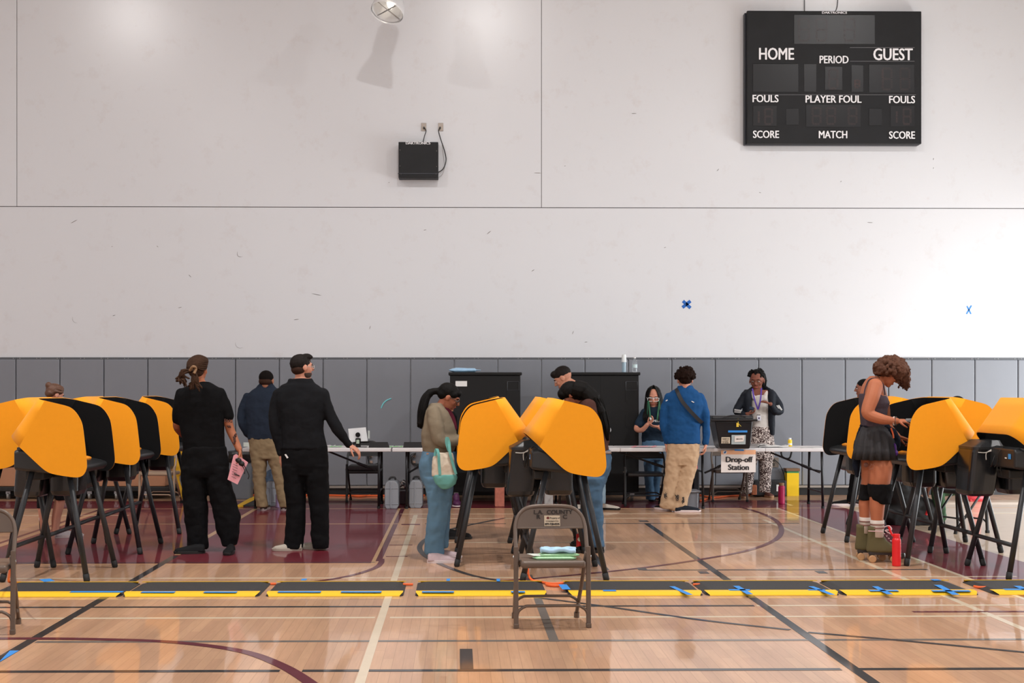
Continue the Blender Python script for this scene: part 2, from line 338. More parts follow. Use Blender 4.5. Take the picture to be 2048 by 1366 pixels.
for a in ((1597, 37, 1617, 80), (1632, 37, 1652, 80), (1688, 37, 1708, 80), (1657, 138, 1674, 176), (1764, 138, 1764.5, 178, 'bc'), (1764, 136, 1782, 178), (1800, 136, 1818, 178), (1529, 217, 1543, 247), (1624, 215, 1640, 247), (1653, 215, 1669, 247), (1696, 215, 1712, 247), (1806, 217, 1820, 247), (1516, 222, 1516.5, 246, 'bc'), (1792, 222, 1792.5, 246, 'bc'), (1709, 160, 1718, 174)): seg_digit(*a)
def sbt(t, x, y, w, h, nm='lettering'):
    a = Wp(x, y, .1745); sz = h / 145 / .72
    # natural width of the face is measured first, then condensed to fit
    o = text(t, nm, TX, sb, a, XA, ZA, sz, 1, sz * .013, .001)
    xsz = [v.co.x for v in o.data.vertices]; nat = (max(xsz) - min(xsz)) or 1; k = (w / 145) / nat; cx = a.x - wloc(sb).x; mid = (max(xsz) + min(xsz)) / 2
    for v in o.data.vertices: v.co.x = cx + (v.co.x - mid) * k
for a in (('HOME', 1553, 109, 70, 24), ('GUEST', 1786, 110, 79, 24), ('PERIOD', 1668, 120, 58, 15.5), ('FOULS', 1531, 198, 52, 15), ('PLAYER FOUL', 1667, 199, 112, 15), ('FOULS', 1804, 200, 52, 15), ('SCORE', 1532, 269.5, 52, 15), ('MATCH', 1666, 270, 57, 15), ('SCORE', 1804, 271, 52, 15), ('DAKTRONICS', 1669, 25.5, 50, 4.5)): sbt(*a)
bm = BM()
for pts in ([(1566, 115), (1631, 115)],): pass
for x0, x1, y in ((1509, 1832, 189.5), (1700, 1829, 122.5), (1700, 1829, 95)):
    a = Wp(x0, y, .172); b = Wp(x1, y, .172); tube(bm, [a, b], .003, 5)
obj('panel_edge', bm, M('edge_grey', '77777C', .4), sb)
for pts in ([(1609, -20), (1609, 23)], [(1676, -20), (1675, 10), (1671, 23)]):
    bm = BM(); tube(bm, smooth_path([Wp(x, y, .02) for x, y in pts], 5), .005, 6); obj('cable', bm, M('cable_black', '151515', .5), sb)
cb = thing('control_box', 'small black scoreboard control box mounted on the white wall', 'control box', Wp(837, 355, .1))
bm = BM(); panel(bm, 797, 284, 876.5, 355.5, .0, .2); obj('housing', bm, SB, cb, bevel=.006)
bm = BM(); panel(bm, 796, 346, 877, 348, .2, .206); obj('seam', bm, M('housing_dark', '0E1220'), cb)
bm = BM()
for x, y in ((800, 300), (800, 332), (802, 348), (873, 302), (873, 333), (872, 348)): ball(bm, Wp(x, y, .203), .006, seg=8)
obj('screws', bm, M('bolt', 'A0A0A0', .3, 1), cb)
o = text('DAKTRONICS', 'lettering', TX, cb, Wp(836, 286.5, .2005), XA, ZA, 5 / 145 / .72, 1.12, .0008, .001)
CBL = M('cable_black', '151515', .5)
bm = BM(); tube(bm, smooth_path([Wp(x, y, .03) for x, y in ((849, 256), (852, 262), (849, 272), (846, 284))], 5), .006, 6); obj('cable', bm, CBL, cb)
bm = BM(); tube(bm, smooth_path([Wp(x, y, .04) for x, y in ((879, 258), (877, 262), (882, 280), (890, 305), (892, 322), (886, 338), (876, 345))], 5), .007, 6); obj('cable', bm, CBL, cb)
bm = BM(); tube(bm, smooth_path([Wp(x, y, .02) for x, y in ((884, 290), (888, 320), (889, 335), (885, 348), (877, 355))], 5), .003, 6); obj('cable', bm, M('cable_pale', 'A09A95', .5), cb)
for x, nm in ((847.5, 'with a thin cord running straight down'), (881.5, 'with a thick looping cord, the right one')):
    t = thing('wall_outlet', 'metal wall outlet plate above the control box ' + nm, 'outlet', Wp(x, 262, 0))
    bm = BM(); panel(bm, x - 5, 246, x + 5, 262, 0, .01); obj('plate', bm, M('plate_steel', '8F857C', .35, .7), t, bevel=.003)
    bm = BM(); q = Wp(x + (.5 if x < 860 else -1.5), 256, .01); cyl(bm, q, q + Vector((0, -.035, 0)), .013); obj('plug', bm, CBL, t)
BT = M('blue_tape', '2F86D4', .6); BT2 = M('blue_tape_dark', '0E5FB5', .6)
def wtape(pts, w, m, nm, lab):
    t = None
    bm = BM()
    for a, b in pts:
        A = Wp(*a, .003); B = Wp(*b, .003); d = (B - A).normalized(); s = d.cross(YA) * w
        card(bm, [A - s, A + s, B + s, B - s], .002)
    return tag(obj(nm, bm, m), lab, 'tape')
wtape([((1365, 615), (1381, 602)), ((1366, 602), (1381, 616))], .022, BT2, 'tape_cross', 'thick dark blue painter tape cross on the white wall')
wtape([((1933, 628), (1943, 611)), ((1934, 612), (1942, 628))], .009, BT, 'tape_cross', 'thin light blue painter tape X on the white wall at right')
bm = BM(); tube(bm, smooth_path([Wp(x, y, .053) for x, y in ((762, 817), (766, 808), (773, 801), (783, 797))], 4), [.004] + [.009] * 11 + [.004], 6)
tag(obj('tape_stroke', bm, M('teal_tape', '7FD6DE', .6)), 'curved pale teal tape stroke stuck on a grey wall pad', 'tape')
# ceiling lamp peeking in at the top
lp = P(775, 38, 17.5); t = thing('gym_lamp', 'white glass high-bay lamp hanging at the top edge of the picture', 'lamp', (lp.x, lp.y, lp.z + .3))
R = Matrix.Rotation(math.radians(14), 3, 'Y') @ Matrix.Rotation(math.radians(-24), 3, 'X')
def Lp(r, z, k, n=28): return lp + Vector((0, 0, .1)) + R @ Vector((r * math.cos(2 * PI * k / n), r * math.sin(2 * PI * k / n), z))
GL = M('lamp_glass', 'E6E6E8', .12, trans=.25, spec=.8)
bm = BM(); pr = [(.21, -.03), (.215, .0), (.2, .08), (.16, .2), (.1, .32), (.095, .32), (.15, .2), (.19, .08), (.205, 0)]
rings(bm, [[Lp(r, z, k) for k in range(28)] for r, z in pr], cap=False); obj('reflector', bm, GL, t, smooth=True)
bm = BM(); rings(bm, [[Lp(r, z, k) for k in range(28)] for r, z in ((.1, .3), (.13, .34), (.13, .6), (.08, .66))]); obj('ballast', bm, M('ballast_white', 'C9C9C9', .4), t, smooth=True)
bm = BM(); ball(bm, lp + Vector((0, 0, .1)) + R @ Vector((0, 0, .16)), (.05, .05, .1)); obj('bulb', bm, M('bulb', 'FFF6E6', .3, emit=2.5), t, smooth=True)
bm = BM(); tube(bm, [Lp(.2, .02, 3), Lp(.2, .02, 17)], .008, 6); tube(bm, [Lp(.2, .02, 10), Lp(.2, .02, 24)], .008, 6); obj('wire_guard', bm, M('bolt', 'A0A0A0', .3, 1), t)
bm = BM(); cyl(bm, lp + Vector((0, 0, .1)) + R @ Vector((0, 0, .64)), Vector((lp.x, lp.y, 10)), .012, 8); obj('stem', bm, M('bolt', 'A0A0A0', .3, 1), t)
# ================= VOTING BOOTHS =================
ORG = M('orange_felt', 'F6A21C', .75, spec=.2, bump=.15, bscale=1200, var=.03, vscale=30, sheen=.1)
FELT = M('black_felt', '19191A', .95, spec=.1, bump=.3, bscale=1500, var=.3, vscale=200)
CON = M('console_plastic', '1F2123', .4, spec=.5, bump=.08, bscale=700)
BXP = M('box_gloss', '1A1C1F', .2, spec=.6)
LEGM = M('leg_metal', '24272B', .45, spec=.5, bump=.1, bscale=800); RUB = M('rubber_foot', '121213', .7)
ORL = M('orange_strip', 'F59A2A', .5); GLS = M('tablet_glass', '1B2633', .08, spec=.8); TIE = M('zip_tie', 'D9D6CE', .4); STK = M('blue_sticker', '2E8BD0', .5); WST = M('white_sticker', 'E4E0D8', .6)
WING = [(.345, 1.346), (.428, 1.324), (.475, 1.292), (.512, 1.24), (.535, 1.18), (.552, 1.05), (.567, .9), (.563, .85), (.545, .813), (.515, .793), (.47, .79), (.38, .802), (.307, .817), (.265, .835), (.225, .865), (.155, .93)]
WING = [(v.x, v.y) for v in smooth_path([(u, z, 0) for u, z in WING], 3)]
def make_booth(m, name):
    r = bpy.data.objects.new(name, None); C.objects.link(r); r.empty_display_size = .1
    def q(u, v, z): return Vector((m * u, v, z))
    V1 = .86; rad = .15; T0, T1, B0, B1 = (.25, 1.369), (.167, 1.388), (.06, 1.02), (-.034, 1.108)
    bm = BM(); tops, bots = [], []
    for side in (0, 1):
        seq = range(0, 9) if side == 0 else range(8, -1, -1)
        for i in seq:
            a = i / 8 * PI / 2; w = math.sin(a); v = rad * (1 - math.cos(a)); v = v if side == 0 else V1 - v
            tops.append(bm.verts.new(q(T0[0] + (T1[0] - T0[0]) * w, v, T0[1] + (T1[1] - T0[1]) * w)))
            bots.append(bm.verts.new(q(B0[0] + (B1[0] - B0[0]) * w, v, B0[1] + (B1[1] - B0[1]) * w)))
    cols = []
    for t, b in zip(tops, bots):
        cols.append([t] + [bm.verts.new(t.co.lerp(b.co, k / 4)) for k in (1, 2, 3)] + [b])
    for a, b in zip(cols, cols[1:]):
        for k in range(4): bm.faces.new((a[k], a[k + 1], b[k + 1], b[k]))
    for v, t, b, c in ((0, tops[0], bots[0], cols[0]), (V1, tops[-1], bots[-1], cols[-1])):
        ws = [bm.verts.new(q(u, v, z)) for u, z in WING]
        bm.faces.new([t] + ws + [b] + c[3:0:-1])
    bmesh.ops.recalc_face_normals(bm, faces=bm.faces)
    # make normals point outward (away from the voter side)
    f = [x for x in bm.faces if len(x.verts) == 4 and abs(x.calc_center_median().y - V1 / 2) < .2]
    if f and f[0].normal.x * m > 0: bmesh.ops.reverse_faces(bm, faces=bm.faces)
    bmesh.ops.triangulate(bm, faces=[x for x in bm.faces if len(x.verts) > 4])
    me = bpy.data.meshes.new('privacy_screen'); bm.to_mesh(me); bm.free(); me.materials.append(ORG); me.materials.append(FELT)
    o = bpy.data.objects.new('privacy_screen', me); C.objects.link(o); o.parent = r
    for p in me.polygons: p.use_smooth = len(p.vertices) == 4
    s = o.modifiers.new('thick', 'SOLIDIFY'); s.thickness = .007; s.offset = -1; s.material_offset = 1; s.material_offset_rim = 0
    # console
    prof = [(.0, .845), (.0, .99), (.05, 1.005), (.12, .985), (.4, .9), (.47, .885), (.515, .868), (.525, .845), (.5, .815), (.42, .8), (.3, .812), (.06, .835)]
    bm = BM(); rings(bm, [[q(u * k + .02 * (1 - k) * 10, v, z if k == 1 else .9 + (z - .9) * .8) for u, z in prof] for v, k in ((.05, .97), (.075, 1), (.785, 1), (.81, .97))])
    co = obj('console', bm, CON, r, bevel=.012, seg=3)
    nrm = Vector((m * .29, 0, .957)); d = Vector((m * .957, 0, -.29))
    bm = BM(); obox(bm, q(.255, .43, .952), d, YA, nrm, (.13, .25, .009)); obj('tablet', bm, GLS, co, bevel=.005)
    bm = BM(); obox(bm, q(.405, .43, .906), d, YA, nrm, (.022, .24, .012)); obj('front_strip', bm, ORL, co, bevel=.006)
    bm = BM(); card(bm, [q(-.003, .12, .955), q(-.003, .17, .955), q(-.003, .17, .915), q(-.003, .12, .915)], .002); 
    obj('sticker', bm, STK, co)
    bm = BM(); card(bm, [q(-.003, .2, .925), q(-.003, .235, .925), q(-.003, .235, .915), q(-.003, .2, .915)], .002); obj('barcode_label', bm, WST, co)
    bm = BM(); tube(bm, smooth_path([q(.03, .33, 1.01), q(-.012, .33, .96), q(-.012, .36, .88), q(-.02, .4, .84)], 5), .004, 6); tube(bm, smooth_path([q(-.01, .42, .93), q(-.03, .41, .88), q(-.03, .45, .84)], 5), .005, 6); obj('cable', bm, M('cable_black', '151515', .5), co)
    bm = BM(); obox(bm, q(.1, .36, .79), XA, YA, ZA, (.07, .12, .035)); obj('power_brick', bm, M('cable_black', '151515', .5), co, bevel=.01)
    # ballot box hanging behind
    def rr(cu, cv, hu, hv, z, n=24, e=.28):
        out = []
        for k in range(n):
            t = 2 * PI * k / n; c, s = math.cos(t), math.sin(t)
            out.append(q(cu + hu * math.copysign(abs(c) ** e, c), cv + hv * math.copysign(abs(s) ** e, s), z))
        return out
    bm = BM(); rings(bm, [rr(-.01, .72, .125, .19, .975), rr(-.02, .72, .122, .185, .95), rr(-.055, .72, .113, .172, .64), rr(-.058, .72, .108, .167, .61), rr(-.058, .72, .085, .145, .595)])
    bb = obj('ballot_box', bm, BXP, r, smooth=False, bevel=.004)
    bm = BM(); rings(bm, [rr(-.01, .72, .13, .195, .972), rr(-.01, .72, .13, .195, .992), rr(.0, .72, .12, .185, 1.0), rr(.03, .72, .07, .15, 1.045)]); obj('lid', bm, CON, bb)
    bm = BM(); a = [q(-.1, .533, .95), q(-.04, .53, .948), q(-.01, .522, .965), q(.005, .518, .975), q(-.0, .518, .962), q(-.035, .53, .945), q(-.035, .533, .89)]; tube(bm, smooth_path(a, 4), .0035, 6); obj('zip_tie', bm, TIE, bb)
    bm = BM(); rings(bm, [[q(-.137 - .0015 - .035 * (.9 - (.8 + .05 * math.sin(t))) , .66 + .028 * math.cos(t), .8 + .05 * math.sin(t)) for t in (2 * PI * k / 20 for k in range(20))], [q(-.142 - .035 * (.9 - (.8 + .05 * math.sin(t))), .66 + .028 * math.cos(t), .8 + .05 * math.sin(t)) for t in (2 * PI * k / 20 for k in range(20))]]); obj('seal_sticker', bm, M('seal_grey', '8C8B84', .5, var=.5, vscale=90), bb)
    bm = BM(); rings(bm, [rr(.245, .66, .115, .15, .83), rr(.245, .66, .115, .15, .65), rr(.245, .66, .1, .135, .615), rr(.245, .66, .07, .1, .608)]); obj('printer_bin', bm, BXP, r, bevel=.004)
    # legs, feet and stretcher
    for (u0, v0), (u1, v1) in (((.40, .12), (.57, .0)), ((.40, .74), (.57, V1)), ((.12, .12), (-.07, .0)), ((.12, .74), (-.07, V1))):
        a = q(u0, v0, .83); b = q(u1, v1, .0); d_ = (a - b).normalized()
        bm = BM(); tube(bm, [b + d_ * .05, a], .0215, 14); lg = obj('leg', bm, LEGM, r, smooth=True)
        bm = BM(); tube(bm, [b + Vector((0, 0, .0)), b + d_ * .012, b + d_ * .06], [.018, .024, .024], 14); obj('rubber_foot', bm, RUB, lg, smooth=True)
    def on(v0, v1): return q(-.07 + .19 * .31, v1 + (v0 - v1) * .31, .258)
    bm = BM(); tube(bm, [on(.12, 0), on(.74, V1)], .0175, 12); obj('stretcher', bm, LEGM, r, smooth=True)
    return r
GR = 'orange and black folding voting booths'
CX = {'L': -3.36, 'C': .565, 'R': 4.27}
DD_ = [10.45, 11.31, 12.2, 13.06, 13.92, 14.78]
base_r = make_booth(1, 'voting_booth'); base_l = make_booth(-1, 'voting_booth'); used = [False, False]
for g, m, d, lab in (
    ('L', 1, 10.45, 'frontmost booth of the left group, orange side toward us, ballot box under it'),
    ('L', 1, 12.2, 'booth just behind the frontmost left one, opening right with its black inside showing'),
    ('L', 1, 13.92, 'voting booth right beside the dreadlocked man, rearmost of the left row'),
    ('L', -1, 11.31, 'orange booth cut by the left picture edge, before the woman with the bun'),
    ('L', -1, 13.06, 'left-facing booth the woman with the hair bun stands near, behind the edge booth'),
    ('C', 1, 10.45, 'front right booth of the centre group, large orange side tilted over the long-haired woman'),
    ('C', 1, 12.2, 'orange booth seen between the two front booths of the centre group'),
    ('C', -1, 11.31, 'centre booth facing the woman with the tote, orange side leaning right'),
    ('C', -1, 13.06, 'centre booth hidden behind the tote woman\'s booth, only its edge showing'),
    ('R', 1, 10.45, 'rightmost booth seen from behind, orange back panel and hanging box with white zip tie'),
    ('R', 1, 12.2, 'orange booth peeking between the skater\'s booth and the rightmost booth'),
    ('R', 1, 13.92, 'farthest right-facing booth of the right group, orange tip behind the skater\'s chest'),
    ('R', -1, 11.31, 'booth the roller skater is voting at, wide orange side and black inside'),
    ('R', -1, 13.06, 'booth directly behind the roller skater, black inside with tablet')):
    i = 0 if m > 0 else 1; src = base_r if m > 0 else base_l
    o = src if not used[i] else copy_tree(src); used[i] = True
    o.location = (CX[g], G(914, HOR + F_PX * HC / d).y, 0)
    tag(o, lab if 'booth' in lab else lab, 'voting booth', GR)
# booth-side extras
q0 = Vector((CX['L'], 10.45, 0))
# ================= MATS =================
MB_ = M('mat_rubber', '2D2C2D', .7, bump=.6, bscale=90, var=.15, vscale=30); MY = M('mat_yellow', 'EDBB22', .5); MYe = M('mat_rubber_edge', '222223', .7)
my0, my1 = yl(1193), yl(1166)
proto = None
for X0, X1, lab in ((-3.30, -2.36, 'beside the left folding chair'), (-2.345, -1.39, 'second from the left, past the black diagonal line'), (-1.345, -.378, 'just left of the white floor line'), (-.295, .635, 'under and left of the brown folding chair'), (.785, 1.735, 'just right of the brown folding chair'), (1.755, 2.7, 'crossing the black diagonal line at right'), (2.72, 3.69, 'in front of the red bottle'), (3.80, 4.75, 'cut by the right picture edge')):
    if proto is None:
        w = .95; D = my1 - my0; r_ = bpy.data.objects.new('floor_mat', None); C.objects.link(r_)
        def rc(w0, d0, w1, d1, rr=.05, n=5):
            o = []
            for cx, cy, a0 in ((w1 - rr, d1 - rr, 0), (w0 + rr, d1 - rr, 90), (w0 + rr, d0 + rr, 180), (w1 - rr, d0 + rr, 270)):
                for k in range(n + 1):
                    a = math.radians(a0 + 90 * k / n); o.append(Vector((cx + rr * math.cos(a), cy + rr * math.sin(a), 0)))
            return o
        bm = BM(); rings(bm, [[p + Vector((0, 0, z)) for p in rc(i, i, w - i, D - i, .05)] for i, z in ((0, .001), (0, .004), (.05, .02), (.06, .0215))]); obj('rubber_top', bm, MB_, r_)
        for prof in (((-.002, .001), (.0, .0075), (.05, .0235), (.12, .025), (.12, .02)), ((D - .07, .02), (D - .07, .025), (D - .05, .0235), (D, .0075), (D + .002, .001))):
            bm = BM(); rings(bm, [[Vector((.03 if yy in (prof[1][0],) and prof[0][0] < 0 and 0 else x0 + (.0 if .04 < yy < D - .04 else .02), yy, z)) for x0, sg in ((.004, 1),)] + [Vector((w - .004 - (.0 if .04 < yy < D - .04 else .02), yy, z))] for yy, z in prof], closed=False); obj('yellow_edge', bm, MY, r_)
        proto = r_; o = r_
    else: o = copy_tree(proto)
    o.location = (X0, my0, 0); o.scale = ((X1 - X0) / .95, 1, 1)
    tag(o, 'black anti-fatigue floor mat with yellow edges, ' + lab, 'floor mat', 'row of black and yellow floor mats')
def ftape(a, b, w, lab, z=.0258, m=BT):
    A = G(*a); B = G(*b); A.z = B.z = z; d = (B - A).normalized(); s = Vector((-d.y, d.x, 0)) * w
    bm = BM(); card(bm, [A - s, B - s, B + s, A + s], .001); tag(obj('floor_tape', bm, m), lab, 'tape', 'blue painter tape strips on the mats')
for a, b, w, lab in (((141, 1191), (246, 1191), .03, 'long blue tape strip on the near edge of the leftmost mat'), ((283, 1191.5), (350, 1191.5), .03, 'left blue tape strip on the second mat'), ((408, 1191.5), (474, 1191.5), .03, 'right blue tape strip on the second mat'), ((556, 1191), (642, 1191), .03, 'left blue tape strip on the third mat'), ((682, 1191), (763, 1191), .03, 'right blue tape strip on the third mat'), ((844, 1191), (908, 1191), .03, 'left blue tape strip on the fourth mat'),
    ((1022, 1191), (1050, 1191), .03, 'blue tape strip below the brown chair'), ((1125, 1176), (1133, 1186), .03, 'short slanted blue tape at the left corner of the fifth mat'), ((1206, 1188.5), (1232, 1188.5), .03, 'short blue tape piece on the fifth mat'), ((1344, 1180), (1380, 1197), .02, 'diagonal blue tape strip at the right end of the fifth mat'),
    ((1458, 1187), (1500, 1187), .03, 'straight blue tape on the sixth mat'), ((1472, 1179), (1500, 1196), .022, 'diagonal blue tape crossing the black floor line'), ((1616, 1187), (1650, 1187), .02, 'straight tape at the right end of the sixth mat'), ((1622, 1180), (1665, 1197), .02, 'diagonal tape at the right end of the sixth mat'),
    ((1738, 1188.5), (1796, 1188.5), .03, 'straight tape at the left of the seventh mat'), ((1750, 1180), (1780, 1196), .022, 'diagonal tape at the left of the seventh mat'), ((1864, 1189), (1940, 1189), .03, 'long straight tape at the right of the seventh mat'), ((1875, 1177), (1912, 1197), .025, 'diagonal tape at the right of the seventh mat'), ((2008, 1186), (2060, 1186), .03, 'tape on the mat cut by the right edge'), ((2034, 1179), (2052, 1187), .025, 'slanted tape on the mat cut by the right edge'),
    ((89, 1165), (99, 1170), .04, 'small tape tab on the far edge of the leftmost mat'), ((603, 1166), (613, 1166), .045, 'small tape tab on the far edge of the third mat'), ((893, 1166.5), (900, 1166.5), .06, 'left small tape tab on the far edge of the fourth mat'), ((993, 1167), (1000, 1167), .07, 'right small tape tab on the far edge of the fourth mat'), ((1866, 1165.5), (1876, 1168), .03, 'small tape tab on the far edge of the seventh mat')): ftape(a, b, w, lab)
A = G(-10, 1324); bm = BM(); card(bm, [G(-8, 1331) + ZA * .003, G(0, 1324) + ZA * .003, G(38, 1302) + ZA * .003, G(20, 1302) + ZA * .003], .001); tag(obj('floor_tape', bm, BT), 'blue tape over the black floor line in the lower left corner', 'tape')
OC = M('orange_cord', 'E8642A', .5)
def cord(pts, r, lab, m=OC, z=.012, nm='extension_cord', grp=None):
    bm = BM(); tube(bm, smooth_path([G(x, y) + ZA * (z + (zz or 0)) for x, y, *zz_ in pts for zz in (zz_[0] if zz_ else 0,)], 6), r, 8); return tag(obj(nm, bm, m, smooth=True), lab, 'cord', grp)
cord([(1092, 1172), (1105, 1174.5), (1128, 1174.5)], .011, 'orange cord bridging the gap between mats by the brown chair')
cord([(1085, 1168), (1105, 1170.5), (1126, 1169)], .009, 'second orange cord just behind, in the gap by the brown chair')
bm = BM(); tube(bm, smooth_path([P(1056, 1137, 10.6), P(1057, 1150, 10.5), P(1064, 1160, 10.4), G(1078, 1166) + ZA * .012, G(1092, 1169) + ZA * .012], 6), .009, 8); tag(obj('extension_cord', bm, OC, smooth=True), 'orange cord curling down behind the brown chair seat', 'cord')
cord([(806, 1172), (826, 1172)], .009, 'orange cord in the gap right of the third mat'); cord([(541, 1171), (552, 1171)], .009, 'tiny orange cord loop between second and third mat')
cord([(1386, 1172), (1400, 1172)], .008, 'orange cord end between fifth and sixth mat'); cord([(1948, 1176), (1962, 1178), (1990, 1177)], .009, 'orange cord beside the connector at the right mats')
cord([(500, 992), (640, 992), (700, 993), (745, 993), (850, 992.5)], .012, 'orange cord along the wall base behind the left table'); cord([(700, 992), (718, 995), (740, 992)], .01, 'slack loop of orange cord under the black chair')
cord([(1400, 992), (1425, 996), (1470, 993), (1500, 992)], .012, 'orange cord along the wall behind the drop-off sign'); cord([(1400, 1003), (1420, 998), (1440, 996)], .01, 'orange cord branch running toward the left table leg under the sign')
bm = BM(); tube(bm, smooth_path([P(18, 1118, 8.7), P(20, 1140, 8.9), P(17, 1160, 9.6), G(22, 1167) + ZA * .01, G(40, 1168) + ZA * .01], 6), .009, 8); tag(obj('extension_cord', bm, OC, smooth=True), 'orange cord hanging behind the left edge folding chair', 'cord')
# ================= FOLDING CHAIRS =================
CHM = M('chair_brown', '62544A', .4, .2, var=.08, vscale=12); CHT = M('chair_tan', 'A08872', .4, .1); CHK = M('chair_black', '1C1C1E', .45); CHG = M('chair_greybrown', '5B5048', .45, .2); PADC = M('seat_pad', '4A4B4D', .8, bump=.3)
def make_chair(mt, w=.43, H=.74, sz=.42, pad=None, name='folding_chair', backless=False):
    r = bpy.data.objects.new(name, None); C.objects.link(r); h = w / 2
    rr = .0125
    # long frame: backrest hoop going down to the front feet
    bm = BM(); pts = [(-h, .03, .42), (-h, .10, .55), (-h + .005, .13, .62), (-h + .03, .145, .68), (-h + .09, .15, H - .008), (0, .152, H), (h - .09, .15, H - .008), (h - .03, .145, .68), (h - .005, .13, .62), (h, .10, .55), (h, .03, .42)]
    tube(bm, smooth_path(pts, 4), rr, 10); obj('back_frame', bm, mt, r, smooth=True)
    bm = BM(); N = 16; fr, bk_ = [], []
    for i in range(N + 1):
        x = (h - .014) * (2 * i / N - 1); zt = H - .012 - max(0, (abs(x) - (h - .11)) / .096) ** 2.2 * (H - .66); yc = lambda z: .12 + (z - .59) * .16 + .012 * (1 - (x / h) ** 2)
        fr.append([bm.verts.new((x, yc(.6 + (zt - .6) * k / 3), .6 + (zt - .6) * k / 3)) for k in range(4)]); bk_.append([bm.verts.new((v.co.x, v.co.y + .006, v.co.z)) for v in fr[-1]])
    for i in range(N):
        for k in range(3): bm.faces.new((fr[i][k], fr[i + 1][k], fr[i + 1][k + 1], fr[i][k + 1])); bm.faces.new((bk_[i][k], bk_[i][k + 1], bk_[i + 1][k + 1], bk_[i + 1][k]))
        bm.faces.new((fr[i][0], bk_[i][0], bk_[i + 1][0], fr[i + 1][0])); bm.faces.new((fr[i][3], fr[i + 1][3], bk_[i + 1][3], bk_[i][3]))
    bp = obj('backrest', bm, mt, r)
    bm = BM(); tube(bm, [(-h + .01, .128, .597), (h - .01, .128, .597)], .006, 8); obj('back_rail', bm, mt, r)
    for s in (-1, 1):
        bm = BM(); obox(bm, Vector((s * (h + .003), .012, .25)), XA, Vector((0, .9985, -.05)), Vector((0, .05, .9985)), (.014, .012, .245)); lg = obj('leg', bm, mt, r, bevel=.005)
        bm = BM(); box(bm, (s * (h + .003) - .016, -.018, 0), (s * (h + .003) + .016, .018, .03)); obj('foot_cap', bm, RUB if mt != CHM else mt, lg, bevel=.005)
        bm = BM(); tube(bm, [(s * (h - .02), .37, .03), (s * (h - .012), .2, .24), (s * (h - .008), .02, .46)], rr, 10); lg = obj('leg', bm, mt, r, smooth=True)
        bm = BM(); tube(bm, [(s * (h - .02), .375, 0), (s * (h - .02), .368, .035)], .018, 10); obj('foot_cap', bm, RUB if mt != CHM else mt, lg)
        bm = BM(); cyl(bm, Vector((s * (h + .017), .02, .43)), Vector((s * (h + .022), .02, .43)), .01, 10); obj('rivet', bm, M('bolt', 'A0A0A0', .3, 1), r)
    bm = BM(); box(bm, (-h + .022, -.06, sz - .045), (h - .022, .34, sz)); st = obj('seat', bm, mt, r, bevel=.016, seg=3)
    if pad:
        bm = BM(); box(bm, (-h + .015, -.08, sz), (h - .015, .35, sz + .06)); obj('seat_cushion', bm, pad, r, bevel=.025, seg=4)
    for y, z, e in ((.0, .135, .055), (.30, .15, .07)):
        hh = h - (.0 if y < .1 else .014); pts = [(-hh, y, z - .07), (-hh + .012, y, z - .03), (-hh + .05, y, z - .004), (-hh + .09, y, z), (hh - .09, y, z), (hh - .05, y, z - .004), (hh - .012, y, z - .03), (hh, y, z - .07)]
        bm = BM(); tube(bm, smooth_path(pts, 3), .009, 8); obj('crossbar', bm, mt, r, smooth=True)
    return r
ch = make_chair(CHM, .437, .73, .415); ch.location = G(1105, 1256); ch.rotation_euler.z = .05
tag(ch, 'brown metal folding chair in the foreground with stencilled backrest and wipes on its seat', 'folding chair')
INK = M('stencil_ink', '2A2320', .7); STC = M('label_cream', 'CDBFA8', .6)
def ct(t, x, z, size, sx, mt=INK, y=.1232, nm='stencil', b=0): text(t, nm, mt, ch, Vector(ch.location) + Vector((x, y + (z - .59) * .16, z)), XA, Vector((0, .16, .987)), size, sx, b, .0008)
bm = BM(); 
def bk(x, z, e=0.0): return Vector((x, .12 + (z - .59) * .16 + .012 * (1 - (x / .2185) ** 2) - e, z))
# lettering lies just in front of the curved backrest
ct('L.A.  COUNTY', .02, .692, .036, 1.05, y=.124, b=.0005); ct('R            C', .012, .663, .036, 1.15, y=.124, b=.0005)
card(bm, [Vector(ch.location) + bk(x, z, .004) for x, z in ((-.035, .607), (.063, .607), (.063, .672), (-.035, .672))], .001); obj('property_label', bm, STC, ch)
ct('Property of', .03, .656, .016, .8, y=.1245, nm='label_text'); ct('L.A. County Registrar of Voters', .014, .638, .012, .52, y=.1245, nm='label_text'); ct('877-728-0235', .014, .619, .019, .85, y=.1245, nm='label_text', b=.0004)
bm = BM(); c_ = Vector(ch.location) + bk(-.012, .656, .0055); cyl(bm, c_, c_ + Vector((0, -.001, 0)), .009, 16); obj('label_seal', bm, M('seal_red', '6B2B25', .6), ch)
c2 = make_chair(CHM, .437, .73, .415); c2.location = G(-53, 1271); c2.rotation_euler.z = .16
tag(c2, 'brown metal folding chair cut by the left picture edge in the foreground', 'folding chair')
def pcf(px, py, w, mt, lab, rot=0, H=.78, sz=.42, pad=None):
    o = make_chair(mt, w, H, sz, pad); o.location = G(px, py); o.rotation_euler.z = rot; return tag(o, lab, 'folding chair')
pcf(728, 1005, .44, CHK, 'black folding chair with grey padded seat behind the left white table', 0, .78, .42, PADC)
o = make_chair(CHT, .44, .76, .42); o.location = G(313, 1011); o.rotation_euler.z = -.12; tag(o, 'tan metal folding chair in front of the cardboard boxes', 'folding chair')
pcf(1460, 1004, .44, CHG, 'grey-brown folding chair behind the drop-off sign'); pcf(1291, 1013, .5, CHK, 'black folding chair under the right white table, by the green-haired woman', 0, .68)
o = make_chair(CHK, .44, .76, .44); o.location = G(1945, 1062); o.rotation_euler.z = 1.9; tag(o, 'dark folding chair under the seated person in green trousers', 'folding chair')
